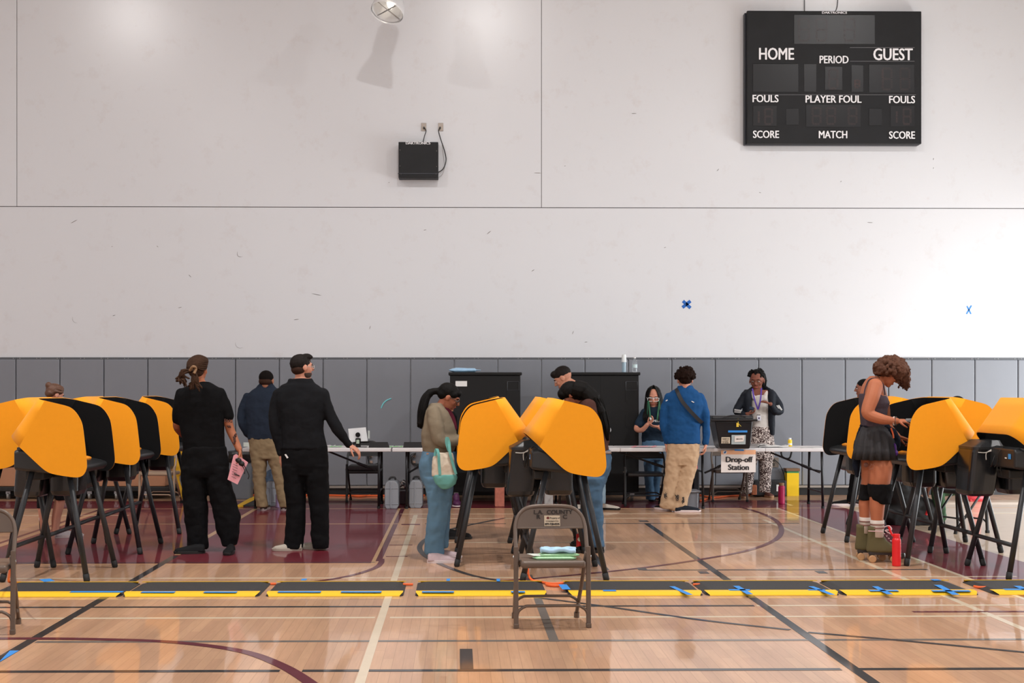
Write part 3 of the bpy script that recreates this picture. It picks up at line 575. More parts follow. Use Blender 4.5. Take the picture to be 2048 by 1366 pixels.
# packets on the foreground chair
def packet(pts, z0, z1, m, nm, lab, d, cat='packet', grp=None):
    bm = BM(); n = len(pts); c = sum((Vector(p) for p in pts), Vector((0, 0, 0))) / n
    rs = []
    for z, k in ((z0, .96), (z0 + (z1 - z0) * .3, 1.0), (z0 + (z1 - z0) * .6, 1.0), (z1, .8)): rs.append([Vector((c.x + (p[0] - c.x) * k, c.y + (p[1] - c.y) * k, z)) for p in pts])
    rings(bm, rs); o = obj(nm, bm, m, smooth=False, bevel=.004); return tag(o, lab, cat, grp)
cl = Vector(ch.location); GRN = M('wipes_green', '9CCB9E', .35, var=.2, vscale=60); GRW = M('wipes_white', 'E2EAE2', .35); BLU = M('cloth_blue', 'A9CDE6', .8, var=.12, vscale=30)
packet([cl + Vector(p) for p in ((-.10, .0, 0), (.13, .0, 0), (.15, .03, 0), (.13, .1, 0), (-.1, .1, 0), (-.12, .05, 0))], .416, .432, GRN, 'wipes_packet', 'green wipes packet at the bottom of the stack on the brown chair', 0)
packet([cl + Vector(p) for p in ((-.07, .01, 0), (.15, .02, 0), (.17, .045, 0), (.15, .11, 0), (-.08, .11, 0))], .433, .449, GRN, 'wipes_packet', 'upper green wipes packet under the blue cloth on the brown chair', 0)
packet([cl + Vector(p) for p in ((-.115, .03, 0), (-.06, .02, 0), (-.05, .12, 0), (-.15, .13, 0))], .434, .44, GRW, 'white_wrapper', 'white wrapper corner at the left of the wipes on the brown chair', 0)
bm = BM(); n = 15
for k, (z, r) in enumerate(((.46, .011), (.478, .010))):
    tube(bm, smooth_path([cl + Vector((-.07 + .215 * i / 6, .05 + .012 * math.sin(i * 2 + k), z + .004 * math.sin(i * 2.3 + k * 2))) for i in range(7)], 4), r, 8)
for yy in (.03, .07, .1): tube(bm, smooth_path([cl + Vector((-.07 + .215 * i / 6, yy, .468 + .006 * math.sin(i * 1.7 + yy * 60))) for i in range(7)], 4), .013, 8)
o = organic('folded_cloth', bm, BLU, None, .005, 2); tag(o, 'folded light blue cloth on top of the wipes on the brown chair', 'cloth')
def pk_text(t, x, y, z, s): pass
# ================= TABLES =================
TW = M('table_white', 'D9D7D8', .45, bump=.05, bscale=300, var=.03); LG = M('table_leg', '1B1C20', .35, .3)
dn = dg(1018)
def table(x0, x1, lab, seam=True, legs=(), brace=()):
    a = P(x0, 900, dn); b = P(x1, 900, dn); y0 = a.y; yb = y0 + .75; L_ = b.x - a.x
    r = thing('folding_table', lab, 'table', (a.x, y0, 0))
    bm = BM()
    if seam:
        m_ = a.x + L_ / 2; box(bm, (a.x + .004, y0, .697), (m_ - .001, yb, .742)); box(bm, (m_ + .001, y0, .697), (b.x - .004, yb, .742))
    else: box(bm, (a.x + .004, y0, .697), (b.x - .004, yb, .742))
    obj('tabletop', bm, TW, r, bevel=.008)
    for lx in legs:
        X = P(lx, 900, dn).x
        for yy, sgn in ((y0 + .06, 1), (yb - .06, -1)):
            bm = BM(); tube(bm, [(X, yy - sgn * .03, 0.02), (X, yy, .45), (X, yy + sgn * .02, .697)], .016, 10); lg = obj('leg', bm, LG, r, smooth=True)
            bm = BM(); cyl(bm, Vector((X, yy - sgn * .03, 0)), Vector((X, yy - sgn * .03, .03)), .02, 10); obj('foot_cap', bm, RUB, lg)
        bm = BM(); cyl(bm, Vector((X, y0 + .05, .2)), Vector((X, yb - .05, .2)), .012, 8); cyl(bm, Vector((X, y0 + .06, .45)), Vector((X, yb - .06, .45)), .012, 8); obj('leg_crossbar', bm, LG, r)
    for (xa, ya, xb, yb_) in brace:
        A = P(xa, ya, dn + .35); B = P(xb, yb_, dn + .35); bm = BM(); cyl(bm, A, B, .012, 8); cyl(bm, A.lerp(B, .62), A.lerp(B, .82), .018, 8); obj('brace', bm, LG, r)
    return r
table(484, 782.5, 'white folding table with the tablet, behind the men in sweaters', False, (510, 757), ((655, 902, 752, 941),))
table(783.5, 1082, 'white folding table to the left of and behind the woman with the tote', False, (813, 1050), ((818, 945, 850, 926),))
table(1092, 1389.5, 'white folding table in front of the green-haired woman', True, (1120, 1368), ((1235, 903, 1345, 940),))
table(1390, 1672, 'white folding table with the drop-off box, right of the curly-haired man', True, (1407, 1648), ((1409, 946, 1450, 928), (1541, 905, 1640, 945)))
def onT(px, py, z=.742):                              # point on a table top seen at row py
    d = F_PX * (HC - z) / (py - HOR); v = P(px, py, d); v.z = z; return v
# tablet on stand
p = onT(716, 894.5); t = thing('tablet_on_stand', 'white tablet on a black stand on the left white table', 'tablet', p)
bm = BM(); u = .0061; R3 = Matrix.Rotation(.05, 3, 'Y')
def tp(x, z, e=0): return p + Vector(((x - 714) * u, e, (894.5 - z) * u))
card(bm, [tp(694, 857), tp(730, 854), tp(734, 882), tp(697, 884)], -.008); obj('tablet_back', bm, M('tablet_white', 'E3E6E8', .3), t, bevel=.003)
bm = BM(); cyl(bm, tp(714, 869, -.03), tp(714, 869, .0), .03, 18); obj('mount_disc', bm, M('gloss_black', '101113', .15), t)
bm = BM(); box(bm, tp(709, 894, -.03), tp(720, 876, -.01)); obj('card_reader', bm, M('gloss_black', '101113', .15), t, bevel=.008)
bm = BM(); box(bm, tp(711, 887, -.034), tp(717, 879, -.03)); obj('reader_screen', bm, M('screen_pale', 'A9B8A6', .2), t)
bm = BM(); box(bm, (p.x - .07, p.y - .05, p.z), (p.x + .11, p.y + .07, p.z + .008)); obj('stand_base', bm, M('gloss_black', '101113', .15), t, bevel=.003)
bm = BM(); obox(bm, tp(736, 869), XA, YA, ZA, (.012, .02, .05)); obj('side_clip', bm, M('clear_grey', 'B8C0BC', .2), t, bevel=.004)
def stand(x0, x1, lab):
    a = onT(x0, 895.5); b = onT(x1, 895.5); bm = BM(); w = b.x - a.x
    rings(bm, [[a + Vector((0, 0, 0)), a + Vector((w, 0, 0)), a + Vector((w, .16, 0)), a + Vector((0, .16, 0))], [a + Vector((.01, .07, .068)), a + Vector((w - .02, .07, .068)), a + Vector((w - .02, .09, .068)), a + Vector((.01, .09, .068))]])
    tag(obj('tent_stand', bm, M('stand_black', '17171A', .5), bevel=.003), lab, 'stand')
stand(737, 778, 'black tent-shaped stand right of the white tablet'); stand(806, 846, 'black tent-shaped stand left of the tote woman')
PAP = M('paper_white', 'DCDCDA', .7); PNK = M('paper_pink', 'E9A3AC', .7); GRP_ = M('leaflet_green', '8FCF8C', .5)
def sheet(px, py, w, h, rot, m, lab, z=.742, cat='papers', nm='paper_sheet', t=.003, curl=0):
    c = onT(px, py, z); bm = BM(); cx = Vector((math.cos(rot), math.sin(rot), 0)); cy = Vector((-math.sin(rot), math.cos(rot), 0)); N = 6; rs = []
    for i in range(N + 1):
        s = i / N - .5; zz = curl * abs(math.sin(i * 1.3)) * .02
        rs.append([c + cx * (s * w) - cy * h / 2 + ZA * zz, c + cx * (s * w) + cy * h / 2 + ZA * zz, c + cx * (s * w) + cy * h / 2 + ZA * (zz + t), c + cx * (s * w) - cy * h / 2 + ZA * (zz + t)])
    rings(bm, rs); return tag(obj(nm, bm, m), lab, cat)
sheet(655, 893.5, .2, .12, .1, PAP, 'white leaflets with green print left of the tablet', curl=1); sheet(672, 894, .14, .1, .3, GRP_, 'green leaflet beside the reaching hand', curl=.6, z=.746)
sheet(792, 894.5, .16, .14, .15, GRP_, 'green and white leaflet on the second left table', curl=.7); sheet(1288, 895, .3, .16, .05, PNK, 'pink papers in front of the green-haired woman', curl=1)
sheet(1545, 894.5, .36, .2, -.05, PAP, 'stack of white forms right of the drop-off box', t=.012, curl=.8); sheet(1518, 892.5, .16, .16, .4, M('paper_news', 'C8C4C2', .7, var=.3, vscale=40), 'printed newsletter leaning by the drop-off box', z=.757, curl=1.5)
sheet(1614, 895.5, .26, .16, .0, PAP, 'white form at the right end of the drop-off table', curl=.3); sheet(495, 893, .1, .1, .2, GRW, 'crumpled pale bag on the left end of the left table', t=.05)
p = onT(1580, 893); t = thing('sanitizer_bottle', 'small yellow bottle on the drop-off table', 'bottle', p)
bm = BM(); lathe(bm, p, [(.022, 0), (.026, .006), (.026, .075), (.02, .088)]); obj('bottle_body', bm, M('bottle_yellow', 'F2CB1E', .35), t, smooth=False)
bm = BM(); lathe(bm, p, [(.016, .088), (.016, .108)]); obj('cap', bm, M('cap_white', 'E8E8E8', .4), t)
bm = BM(); lathe(bm, p, [(.0266, .02), (.0266, .04)]); obj('label_band', bm, M('cap_white', 'E8E8E8', .4), t)
# drop-off ballot box
p = onT(1466, 897.5); t = thing('drop_off_box', 'black lidded ballot tote with yellow seal standing on the right table', 'ballot box', p)
s = p.x; u = 1 / 164.0
def bp_(x, y, e=0): return p + Vector(((x - 1466) * u, e, (897.5 - y) * u))
BB = M('tote_black', '15161A', .3)
def rq(x0, x1, y, e0, e1): a = bp_(x0, y); b = bp_(x1, y); return [Vector((a.x, p.y + e0, a.z)), Vector((b.x, p.y + e0, a.z)), Vector((b.x, p.y + e1, a.z)), Vector((a.x, p.y + e1, a.z))]
bm = BM(); rings(bm, [rq(1441, 1499, 897.5, 0, .32), rq(1438, 1501, 890, -.01, .34), rq(1429, 1504, 843, -.04, .38)]); obj('tub', bm, BB, t, bevel=.015, seg=3)
bm = BM(); rings(bm, [rq(1420, 1513, 843, -.07, .4), rq(1419, 1513, 838.5, -.07, .4)]); obj('rim', bm, BB, t, bevel=.006)
bm = BM(); rings(bm, [rq(1423, 1505, 838.5, -.05, .38), rq(1424, 1504, 832, -.04, .36)]); lid = obj('lid', bm, BB, t, bevel=.008)
bm = BM(); tube(bm, smooth_path([bp_(1445, 834, -.06), bp_(1460, 831.5, -.07), bp_(1476, 831, -.07), bp_(1490, 834, -.06)], 4), .006, 6); obj('handle', bm, BB, t)
def front(x0, y0, x1, y1, m, nm, e=-.036, sl=None):
    f = lambda x, y: bp_(x, y, e - .0 + (y - 870) * .0007); bm = BM(); card(bm, [f(x0, y1), f(x1, y1), f(x1, y0), f(x0, y0)], .002); return obj(nm, bm, m, t)
front(1455, 861, 1493, 865, BT, 'blue_tape'); front(1442, 874.5, 1459, 887, STC, 'sticker'); front(1462, 870, 1490, 888.5, M('sleeve', 'A7B3B5', .3), 'plastic_sleeve')
bm = BM(); f = lambda x, y: bp_(x, y, -.042 + (y - 870) * .0007); card(bm, [f(1468, 884), f(1486, 883), f(1487, 871), f(1468, 872.5)], .002); obj('note', bm, M('note_white', 'DAD2CC', .6), t)
for yy, tx in ((878, 'PROPERTY OF'), (882, 'L.A. COUNTY'), (885.5, '877-728-0235')): text(tx, 'sticker_text', INK, t, f(1450.5, yy) + Vector((0, .004, 0)), XA, ZA, .016, .8, .0003)
text('BALLOTS', 'note_text', INK, t, f(1477.5, 878) + Vector((0, -.001, 0)), XA, ZA, .02, .9, .0002)
bm = BM(); obox(bm, bp_(1473, 850, -.062), XA, YA, ZA, (.014, .004, .024)); tube(bm, [bp_(1474, 838, -.06), bp_(1474, 846, -.065)], .003, 5); tube(bm, [bp_(1475, 848, -.06), bp_(1480, 853, -.06)], .003, 5); obj('seal_tag', bm, M('tag_yellow', 'D9B83A', .5), t)
# drop-off sign
sg = P(1477, 945, dn - .012); t = thing('drop_off_sign', 'white paper sign reading Drop-off Station taped to the front of the right table', 'sign', sg)
def sp(x, y, e=0): v = P(x, y, dn - .012); v.y = sg.y + e; return v
bm = BM(); card(bm, [sp(1442, 945), sp(1511.5, 944.5), sp(1511.5, 900), sp(1442, 900.5)], .0025); obj('sheet', bm, M('paper_sign', 'E2DCD8', .7), t)
bm = BM(); card(bm, [sp(1442, 908.8, -.003), sp(1511.5, 908.8, -.003), sp(1511.5, 900, -.003), sp(1442, 900.5, -.003)], .001); obj('peach_band', bm, M('peach', 'EDB48C', .7), t)
bm = BM(); c_ = sp(1449.5, 904.5, -.0045); cyl(bm, c_, c_ + Vector((0, -.001, 0)), .023, 18); obj('county_logo', bm, M('cap_white', 'E8E8E8', .4), t)
bm = BM(); c_ = sp(1450, 904.5, -.006); obox(bm, c_, Vector((.8, 0, -.6)), YA, Vector((.6, 0, .8)), (.009, .0008, .015)); obj('logo_mark', bm, M('logo_blue', '2A5F9E', .6), t)
BLKT = M('sign_ink', '26252A', .6)
text('Drop-off', 'sign_text', BLKT, t, sp(1477.5, 919.5, -.003), XA, ZA, .095, .96, .0022); text('Station', 'sign_text', BLKT, t, sp(1477, 935, -.003), XA, ZA, .095, .96, .0022)
bm = BM(); card(bm, [sp(1469, 901.5, -.004), sp(1488, 902, -.004), sp(1487, 899, -.004), sp(1469, 898.5, -.004)], .001); obj('tape', bm, BT, t)
# ================= FLOOR THINGS =================
def bottle(px, py, r, h, m, lab, cap=None, capc=None, nm='water_bottle', strap=None):
    p = G(px, py); t = thing(nm, lab, 'bottle', p)
    bm = BM(); lathe(bm, p, [(r * .92, 0), (r, .008), (r, h * .8), (r * .93, h * .84), (r * .75, h * .87)], 28); obj('bottle_body', bm, m, t, smooth=False, bevel=.003)
    bm = BM(); lathe(bm, p, [(r * .78, h * .865), (r * .8, h * .87), (r * .8, h * .985), (r * .7, h)], 24); obj('cap', bm, cap or m, t, bevel=.003)
    if strap:
        bm = BM(); tube(bm, smooth_path([p + Vector(v) for v in ((-r * .8, 0, h * .93), (-r * 1.2, 0, h * 1.02), (-r * 1.6, 0, h * 1.16), (-r * 1.75, 0, h * 1.22))], 4), .009, 8); obj('loop_strap', bm, m, t)
    return t
RED = M('bottle_red', 'DD1B22', .35); t = bottle(1793, 1132, .036, .265, RED, 'tall red water bottle with open strap on the floor by the roller skates', strap=1)
bottle(1563, 1008, .042, .27, M('bottle_pink', 'C81E5A', .35), 'pink insulated bottle with tan cap under the drop-off table', cap=M('cap_tan', 'A07A50', .5))
bottle(556, 1015, .03, .19, M('bottle_lilac', 'A58FB4', .35), 'lilac bottle with white cap on the floor beside the man in khaki trousers', cap=M('cap_white', 'E8E8E8', .4))
RC = M('can_red', 'C21D22', .3); p = G(1159, 1100); t = thing('red_can', 'red printed can on the floor behind the brown chair backrest', 'can', p)
bm = BM(); lathe(bm, p, [(.026, 0), (.03, .01), (.03, .14), (.024, .15)]); obj('can_body', bm, RC, t, bevel=.002)
bm = BM(); c_ = p + Vector((0, -.0305, .1)); cyl(bm, c_, c_ + Vector((0, -.001, 0)), .02, 16); obj('round_emblem', bm, M('emblem_cream', 'E6DCC0', .5), t)
def gbox(name, x0, x1, ytop, ybot, depth, m, lab, cat='box', bevel=.01, y_foot=None, lift=0):
    d = dg(y_foot or ybot); a = P(x0, ybot, d); b = P(x1, ytop, d); a.z = max(0, a.z) if y_foot else 0
    bm = BM(); box(bm, (a.x, a.y, a.z + lift), (b.x, a.y + depth, b.z)); return bm, a, b, depth
def simple(name, x0, x1, ytop, ybot, depth, m, lab, cat, **k):
    bm, a, b, dp = gbox(name, x0, x1, ytop, ybot, depth, m, lab); o = obj(name, bm, m, bevel=k.get('bevel', .01)); return tag(o, lab, cat, k.get('group')), a, b
CB = M('cardboard', 'A9785A', .8, bump=.2, bscale=200, var=.08, vscale=5)
# cardboard boxes on a dolly
d0 = dg(999)
def dbox(nm, x0, x1, y0, y1, dep, m, lab, cat, d=d0, off=0, bevel=.01, group=None):
    a = P(x0, y1, d); b = P(x1, y0, d); bm = BM(); box(bm, (a.x, a.y + off, max(0, a.z)), (b.x, a.y + off + dep, b.z)); return tag(obj(nm, bm, m, bevel=bevel), lab, cat, group), a, b
o, a, b = dbox('cardboard_box', -60, 118, 899, 973, .45, CB, 'large cardboard box on the dolly behind the leftmost booths', 'box')
o, a, b = dbox('cardboard_box', 121, 330, 904, 973, .45, CB, 'cardboard box with black printed symbols behind the tan folding chair', 'box')
for (x, y) in ((306, 919), (313, 918), (307, 926), (316, 925)):
    q_ = P(x, y, d0); bm = BM(); obox(bm, Vector((q_.x, q_.y - .002, q_.z)), XA, YA, ZA, (.018, .001, .016)); obj('printed_symbol', bm, INK, o)
t = thing('dolly', 'black flat dolly cart carrying the cardboard boxes', 'dolly', P(140, 980, d0)); t.location.z = 0
a = P(-60, 990, d0); b = P(338, 973.5, d0); bm = BM(); box(bm, (a.x, a.y - .03, b.z - .06), (b.x, a.y + .5, b.z)); obj('deck', bm, M('dolly_black', '101012', .6), t, bevel=.01)
bm = BM(); box(bm, (a.x, a.y + .25, .05), (b.x, a.y + .3, b.z - .06)); obj('skirt', bm, M('dolly_black', '101012', .6), t)
CST = M('caster_grey', '7C7A78', .4, .3)
def caster(par, p, h=.1):
    bm = BM(); c_ = p + Vector((0, 0, .045)); cyl(bm, c_ - XA * .014, c_ + XA * .014, .045, 18); w_ = obj('caster', bm, CST, par)
    bm = BM(); box(bm, (p.x - .03, p.y - .02, .07), (p.x + .03, p.y + .02, h)); obj('caster_fork', bm, M('caster_metal', 'A0A0A4', .3, .8), w_)
for x in (15, 130, 178, 232, 292): q_ = P(x, 990, d0); q_.z = 0; q_.y += .04; caster(t, q_, b.z - .06)
# yellow cloth over the tan chair
bm = BM(); YC = M('cloth_yellow', 'D9A520', .8, var=.15, vscale=20)
for pts in (((350, 898), (349, 930), (348, 962)), ((357, 898), (355, 930), (354, 964)), ((368, 897), (361, 915), (360, 950)), ((356, 965), (361, 985), (364, 998))):
    tube(bm, smooth_path([P(x, y, dg(1004) - .05) for x, y in pts], 5), .032, 8)
o = organic('yellow_vest', bm, YC, None, .012, 3, .015, .06); tag(o, 'yellow cloth hanging over the tan chair beside the dreadlocked man', 'cloth')
# trash bin
p = G(480, 1000); t = thing('trash_bin', 'grey trash bin with black liner behind the dreadlocked man\'s hand', 'bin', p); u = dg(1000) / F_PX
GB = M('bin_grey', '63686F', .5)
def sq(cx, cy, w, d, z, n=28, e=.3): return [Vector((cx + w * math.copysign(abs(math.cos(t_)) ** e, math.cos(t_)), cy + d * math.copysign(abs(math.sin(t_)) ** e, math.sin(t_)), z)) for t_ in (2 * PI * k / n for k in range(n))]
bm = BM(); rings(bm, [sq(p.x, p.y + .2, w, w * .9, z) for w, z in ((.125, 0), (.13, .01), (.158, .52), (.168, .53), (.168, .575), (.15, .575), (.14, .3))]); obj('bin_body', bm, GB, t)
bm = BM(); rings(bm, [sq(p.x, p.y + .2, w + .008 * math.sin(i * 9), w * .9, z) for i, (w, z) in enumerate(((.17, .49), (.176, .54), (.178, .6), (.17, .64), (.14, .63), (.12, .5)))]); o = obj('bin_liner', bm, M('liner_black', '0D0D0F', .2, bump=.6, bscale=30), t)
# small mat near the bin
p0 = [G(x, y) for x, y in ((473, 1014), (486, 1014), (520, 997), (505, 996))]; t = thing('small_floor_mat', 'black floor mat with yellow edge lying by the trash bin', 'floor mat', p0[0])
bm = BM(); slab(bm, p0, .002, .02); obj('yellow_edge', bm, MY, t); p1 = [G(x, y) for x, y in ((487, 1013.5), (540, 1013.5), (540, 1000), (521, 998))]; bm = BM(); slab(bm, p1, .002, .02); obj('rubber_top', bm, MB_, t)
# grey hard cases
def case(x0, x1, ytop, ybot, lab, m='case_grey', hx='8A8F96'):
    d = dg(ybot); cx = (x0 + x1) / 2; p = G(cx, ybot); u = d / F_PX; w = (x1 - x0) * u / 2; H = (ybot - ytop) * u; t = thing('hard_case', lab, 'case', p); m_ = M(m, hx, .45, bump=.1)
    pr = lambda k, e: [Vector((p.x + x * w * k, p.y + e, z * H)) for x, z in ((-.75, 0), (.75, 0), (1, .1), (1, .8), (.82, .93), (.5, 1), (-.5, 1), (-.82, .93), (-1, .8), (-1, .1))]
    bm = BM(); rings(bm, [pr(.94, 0), pr(1, .03), pr(1, .42), pr(.94, .45)]); obj('shell', bm, m_, t, bevel=.008)
    bm = BM(); box(bm, (p.x - w * .22, p.y - .012, .01), (p.x - w * .02, p.y + .01, H * .98)); obj('rib', bm, m_, t, bevel=.006)
    for z in (.16, .72): bm = BM(); box(bm, (p.x - w * .97, p.y - .006, H * z), (p.x + w * .97, p.y + .01, H * (z + .02))); obj('groove_band', bm, m_, t, bevel=.003)
    bm = BM(); tube(bm, smooth_path([Vector((p.x + x, p.y + .2, z)) for x, z in ((-.04, H * .98), (-.02, H + .03), (.03, H + .03), (.04, H * .98))], 4), .012, 8); obj('handle', bm, M('handle_black', '151517', .5), t)
case(769, 797, 962, 1018, 'light grey hard case between the two left tables'); case(817.5, 845, 961, 1016.5, 'grey hard case under the second left table, left of the tote woman'); case(531, 553, 962, 1013, 'grey hard case between the legs of the man in khaki trousers')
bm = BM()
for i in range(9): ball(bm, P(799 + i * 1.9, 972 - 6 * math.sin(i / 8 * PI) + random.uniform(-2, 2), 17.4), random.uniform(.025, .045), seg=8)
o = organic('foil_bundle', bm, M('foil', 'A8A8AA', .2, .9), None, .012, 1, .03, .03); tag(o, 'crumpled silver foil bundle on a box between the grey cases', 'bundle')
o, a, b = dbox('storage_box', 797, 818, 982, 1009, .25, M('box_dark_maroon', '3A1E28', .5), 'dark maroon box between the two grey cases', 'box', d=dg(1009))
bm = BM(); 
for (x, y, r) in ((534, 955, .05), (541, 950, .055), (546, 957, .05), (540, 962, .05)): ball(bm, P(x, y, 17.3), (r, .06, r * 1.3))
o = organic('blue_bag', bm, M('bag_blue', '6F8FB0', .4, trans=.1), None, .012, 2, .02, .05); tag(o, 'blue plastic bag on the case behind the man in khaki trousers', 'bag')
# wiring harness on wall behind left tables
for x0, lab in ((736, 'black cables and plugs on the wall pad behind the black chair'), (822, 'black cables and plugs on the wall pad behind the tote woman')):
    t = thing('wall_wiring', lab, 'cables', Wp(x0, 930, .06)); bm = BM(); a = Wp(x0 + 2, 928, .06); 
    for zz in (912, 924): c_ = Wp(x0 + 6, zz, .07); obox(bm, c_, XA, YA, ZA, (.02, .015, .016))
    obj('plug', bm, M('plug_beige', 'A98F80', .6), t)
    bm = BM()
    for k in range(3): tube(bm, smooth_path([Wp(x, y, .08 + .01 * k) for x, y in ((x0 + 10, 906), (x0 + 2 * k, 910 + 3 * k), (x0 + 1, 920 + 3 * k), (x0 + 10, 928 + 2 * k), (x0 + 20, 926))], 5), .006, 6)
    obj('cable', bm, CBL, t)
# black cabinets on casters
CAB = M('cabinet_black', '0C0C0D', .55, spec=.3, bump=.2, bscale=500, var=.2, vscale=3)
def cabinet(x0, x1, lab, side=0):
    d = 17.95; a = P(x0, 985, d); b = P(x1, 746, d); y0 = a.y; t = thing('rolling_cabinet', lab, 'cabinet', (a.x, y0, 0))
    bm = BM(); box(bm, (a.x + .02, y0, .12), (b.x - .02, y0 + .62, b.z - .03)); obj('body', bm, CAB, t, bevel=.008)
    bm = BM(); box(bm, (a.x, y0 - .02, b.z - .03), (b.x, y0 + .64, b.z + .01)); obj('top_edge', bm, CAB, t, bevel=.01)
    m_ = (a.x + b.x) / 2
    bm = BM(); box(bm, (m_ - .004, y0 - .004, .15), (m_ + .004, y0, b.z - .04)); obj('door_gap', bm, M('gap_black', '050506', .8), t)
    for z in (.45, .75, 1.05, 1.38):
        bm = BM(); rings(bm, [[Vector((b.x - .17 + .028 * math.cos(k * PI / 8), y0 - e, z + (.06 if math.sin(k * PI / 8) > 0 else -.06) + .028 * math.sin(k * PI / 8))) for k in range(16)] for e in (.0, .006)]); h_ = obj('hand_slot', bm, M('gap_black', '050506', .8), t)
    bm = BM(); tube(bm, [(b.x - .19, y0 - .004, 1.56), (b.x - .04, y0 - .004, 1.56), (b.x - .04, y0 - .004, 1.45), (b.x - .19, y0 - .004, 1.45), (b.x - .19, y0 - .004, 1.56)], .004, 6); obj('latch_plate', bm, M('latch_dark', '35353A', .35), t)
    for dx in (.1, b.x - a.x - .1):
        for dy in (.08, .54): caster(t, Vector((a.x + dx, y0 + dy, 0)), .13)
    return t, a, b
t, a, b = cabinet(897, 1044, 'left black rolling cabinet behind the woman with the tote')
bm = BM(); q_ = P(911, 762, 17.9); box(bm, (q_.x, a.y - .006, q_.z - .07), (q_.x + .15, a.y, q_.z + .0)); obj('paper_label', bm, PAP, t)
t, a, b = cabinet(1124, 1281, 'right black rolling cabinet behind the long-haired woman and beside the green-haired woman')
q_ = P(1217.5, 860, 17.9); bm = BM(); cyl(bm, Vector((q_.x, a.y - .03, q_.z)), Vector((q_.x, a.y, q_.z)), .036, 20); obj('round_dial', bm, M('dial_silver', 'B4B6BA', .3, .5, var=.5, vscale=60), t)
q_ = P(1150, 757, 17.9)
bm = BM(); c_ = P(925, 741, 18.2); 
rings(bm, [[P(x, 741 - h_ * math.sin(a) - .5, 18.2) + FW * (.07 * math.cos(a)) for a in (2 * PI * k / 12 for k in range(12))] for x, h_ in ((898, .8), (904, 3.5), (912, 5.5), (935, 4.6), (950, 4.2), (952, 1.5), (962, .8))])
o = organic('blue_packet', bm, M('packet_blue', '9BC3E3', .25, var=.2, vscale=20), None, .006, 1, .006, .05); tag(o, 'light blue plastic packet on top of the left black cabinet', 'packet')
p = P(1248, 745, 18.15); p.z = b.z + .01; t = thing('tumbler', 'tall pale blue tumbler with white top on the right cabinet', 'tumbler', p)
bm = BM(); lathe(bm, p, [(.026, 0), (.028, .13), (.03, .135)]); obj('tumbler_body', bm, M('tumbler_blue', 'A9C4D4', .2, trans=.3), t); bm = BM(); lathe(bm, p, [(.034, .135), (.027, .22), (.025, .235)]); obj('tumbler_top', bm, M('tumbler_white', 'DDE3E4', .4), t)
p = P(1269.5, 745, 18.15); p.z = b.z + .01; t = thing('clear_bottle', 'clear plastic water bottle on the right cabinet', 'bottle', p)
bm = BM(); lathe(bm, p, [(.03, 0), (.033, .01), (.033, .12), (.031, .13), (.03, .15), (.012, .178), (.012, .185)]); obj('bottle_body', bm, M('clear_plastic', 'E4EAEE', .08, trans=.85), t, smooth=True)
bm = BM(); lathe(bm, p, [(.014, .185), (.014, .2)]); obj('cap', bm, M('cap_white', 'E8E8E8', .4), t); bm = BM(); lathe(bm, p, [(.0338, .06), (.0338, .105)]); obj('label_band', bm, M('label_pale', 'BFD3D6', .5), t)
# small stuff under cabinets / tables
o, a, b = dbox('printed_carton', 990, 1009, 973, 1014, .25, M('carton_red', 'B26A58', .7, var=.35, vscale=25), 'red printed carton on the floor under the centre booths', 'box', d=dg(1014))
o, a, b = dbox('white_unit', 1089, 1106, 965, 1011, .3, M('unit_white', 'B9B7B4', .5), 'pale grey case on the floor behind the centre booths', 'case', d=dg(1011))
bm = BM(); p = G(914, 1015); ball(bm, p + Vector((0, .1, .04)), (.055, .1, .045)); ball(bm, p + Vector((-.01, .16, .1)), (.045, .05, .07)); o = organic('sneaker', bm, M('sneaker_floral', '4A1B45', .6, var=.8, vscale=30), None, .01, 2); tag(o, 'dark floral pink sneaker by the left black cabinet', 'shoe')
bm = BM(); ball(bm, p + Vector((0, .1, .012)), (.062, .12, .014)); obj('sole', bm, M('sole_white', 'D9CBCB', .6), o)
# right side floor things
t, a, b = simple('storage_bin', 1374, 1397, 985, 1016, .32, M('clear_bin', 'A9AEB8', .2, trans=.5), 'translucent grey storage bin beside the curly-haired man\'s legs', 'bin')
bm = BM(); box(bm, (a.x - .03, a.y - .02, b.z), (b.x + .03, a.y + .34, b.z + .02)); obj('lid', bm, M('lid_grey', '9A9DA5', .4), t, bevel=.006)
t, a, b = simple('dark_bin', 1386, 1399, 940, 1004, .3, M('bin_dark', '1D1E22', .5), 'dark bin with red lid behind the table leg', 'bin')
bm = BM(); box(bm, (a.x + .0, a.y, b.z), (a.x + .06, a.y + .1, b.z + .06)); obj('red_lid', bm, RED, t, bevel=.01)
o, a, b = dbox('equipment_case', 1508, 1573, 961, 992, .2, M('case_black', '17181B', .5), 'black equipment case against the wall under the right table', 'case', d=dg(994))
bm = BM(); q_ = P(1556, 976, dg(994)); box(bm, (q_.x - .02, a.y - .004, q_.z - .045), (q_.x + .02, a.y, q_.z + .045)); obj('white_tag', bm, PAP, o)
o, a, b = dbox('cord_bundle_box', 1504, 1514, 970, 990, .06, M('bundle_orange', 'A8603C', .7, var=.5, vscale=30), 'orange and tan bundle beside the lanyard woman\'s feet', 'bundle', d=dg(995))
t = thing('yellow_box', 'tall yellow box with green rim standing against the wall', 'box', G(1586, 992)); d = dg(992)
for nm, y0, y1, m_, e in (('box_body', 946, 992, M('box_yellow', 'F2C70E', .5), 0), ('green_band', 942.5, 946, M('green_band', '2E8B57', .5), -.002), ('brown_top', 937, 942.5, M('box_brown', '7A5C42', .7), .01)):
    a = P(1574, y1, d); b = P(1598, y0, d); bm = BM(); box(bm, (a.x - e, a.y - e, max(0, a.z)), (b.x + e, a.y + .16, b.z)); obj(nm, bm, m_, t)
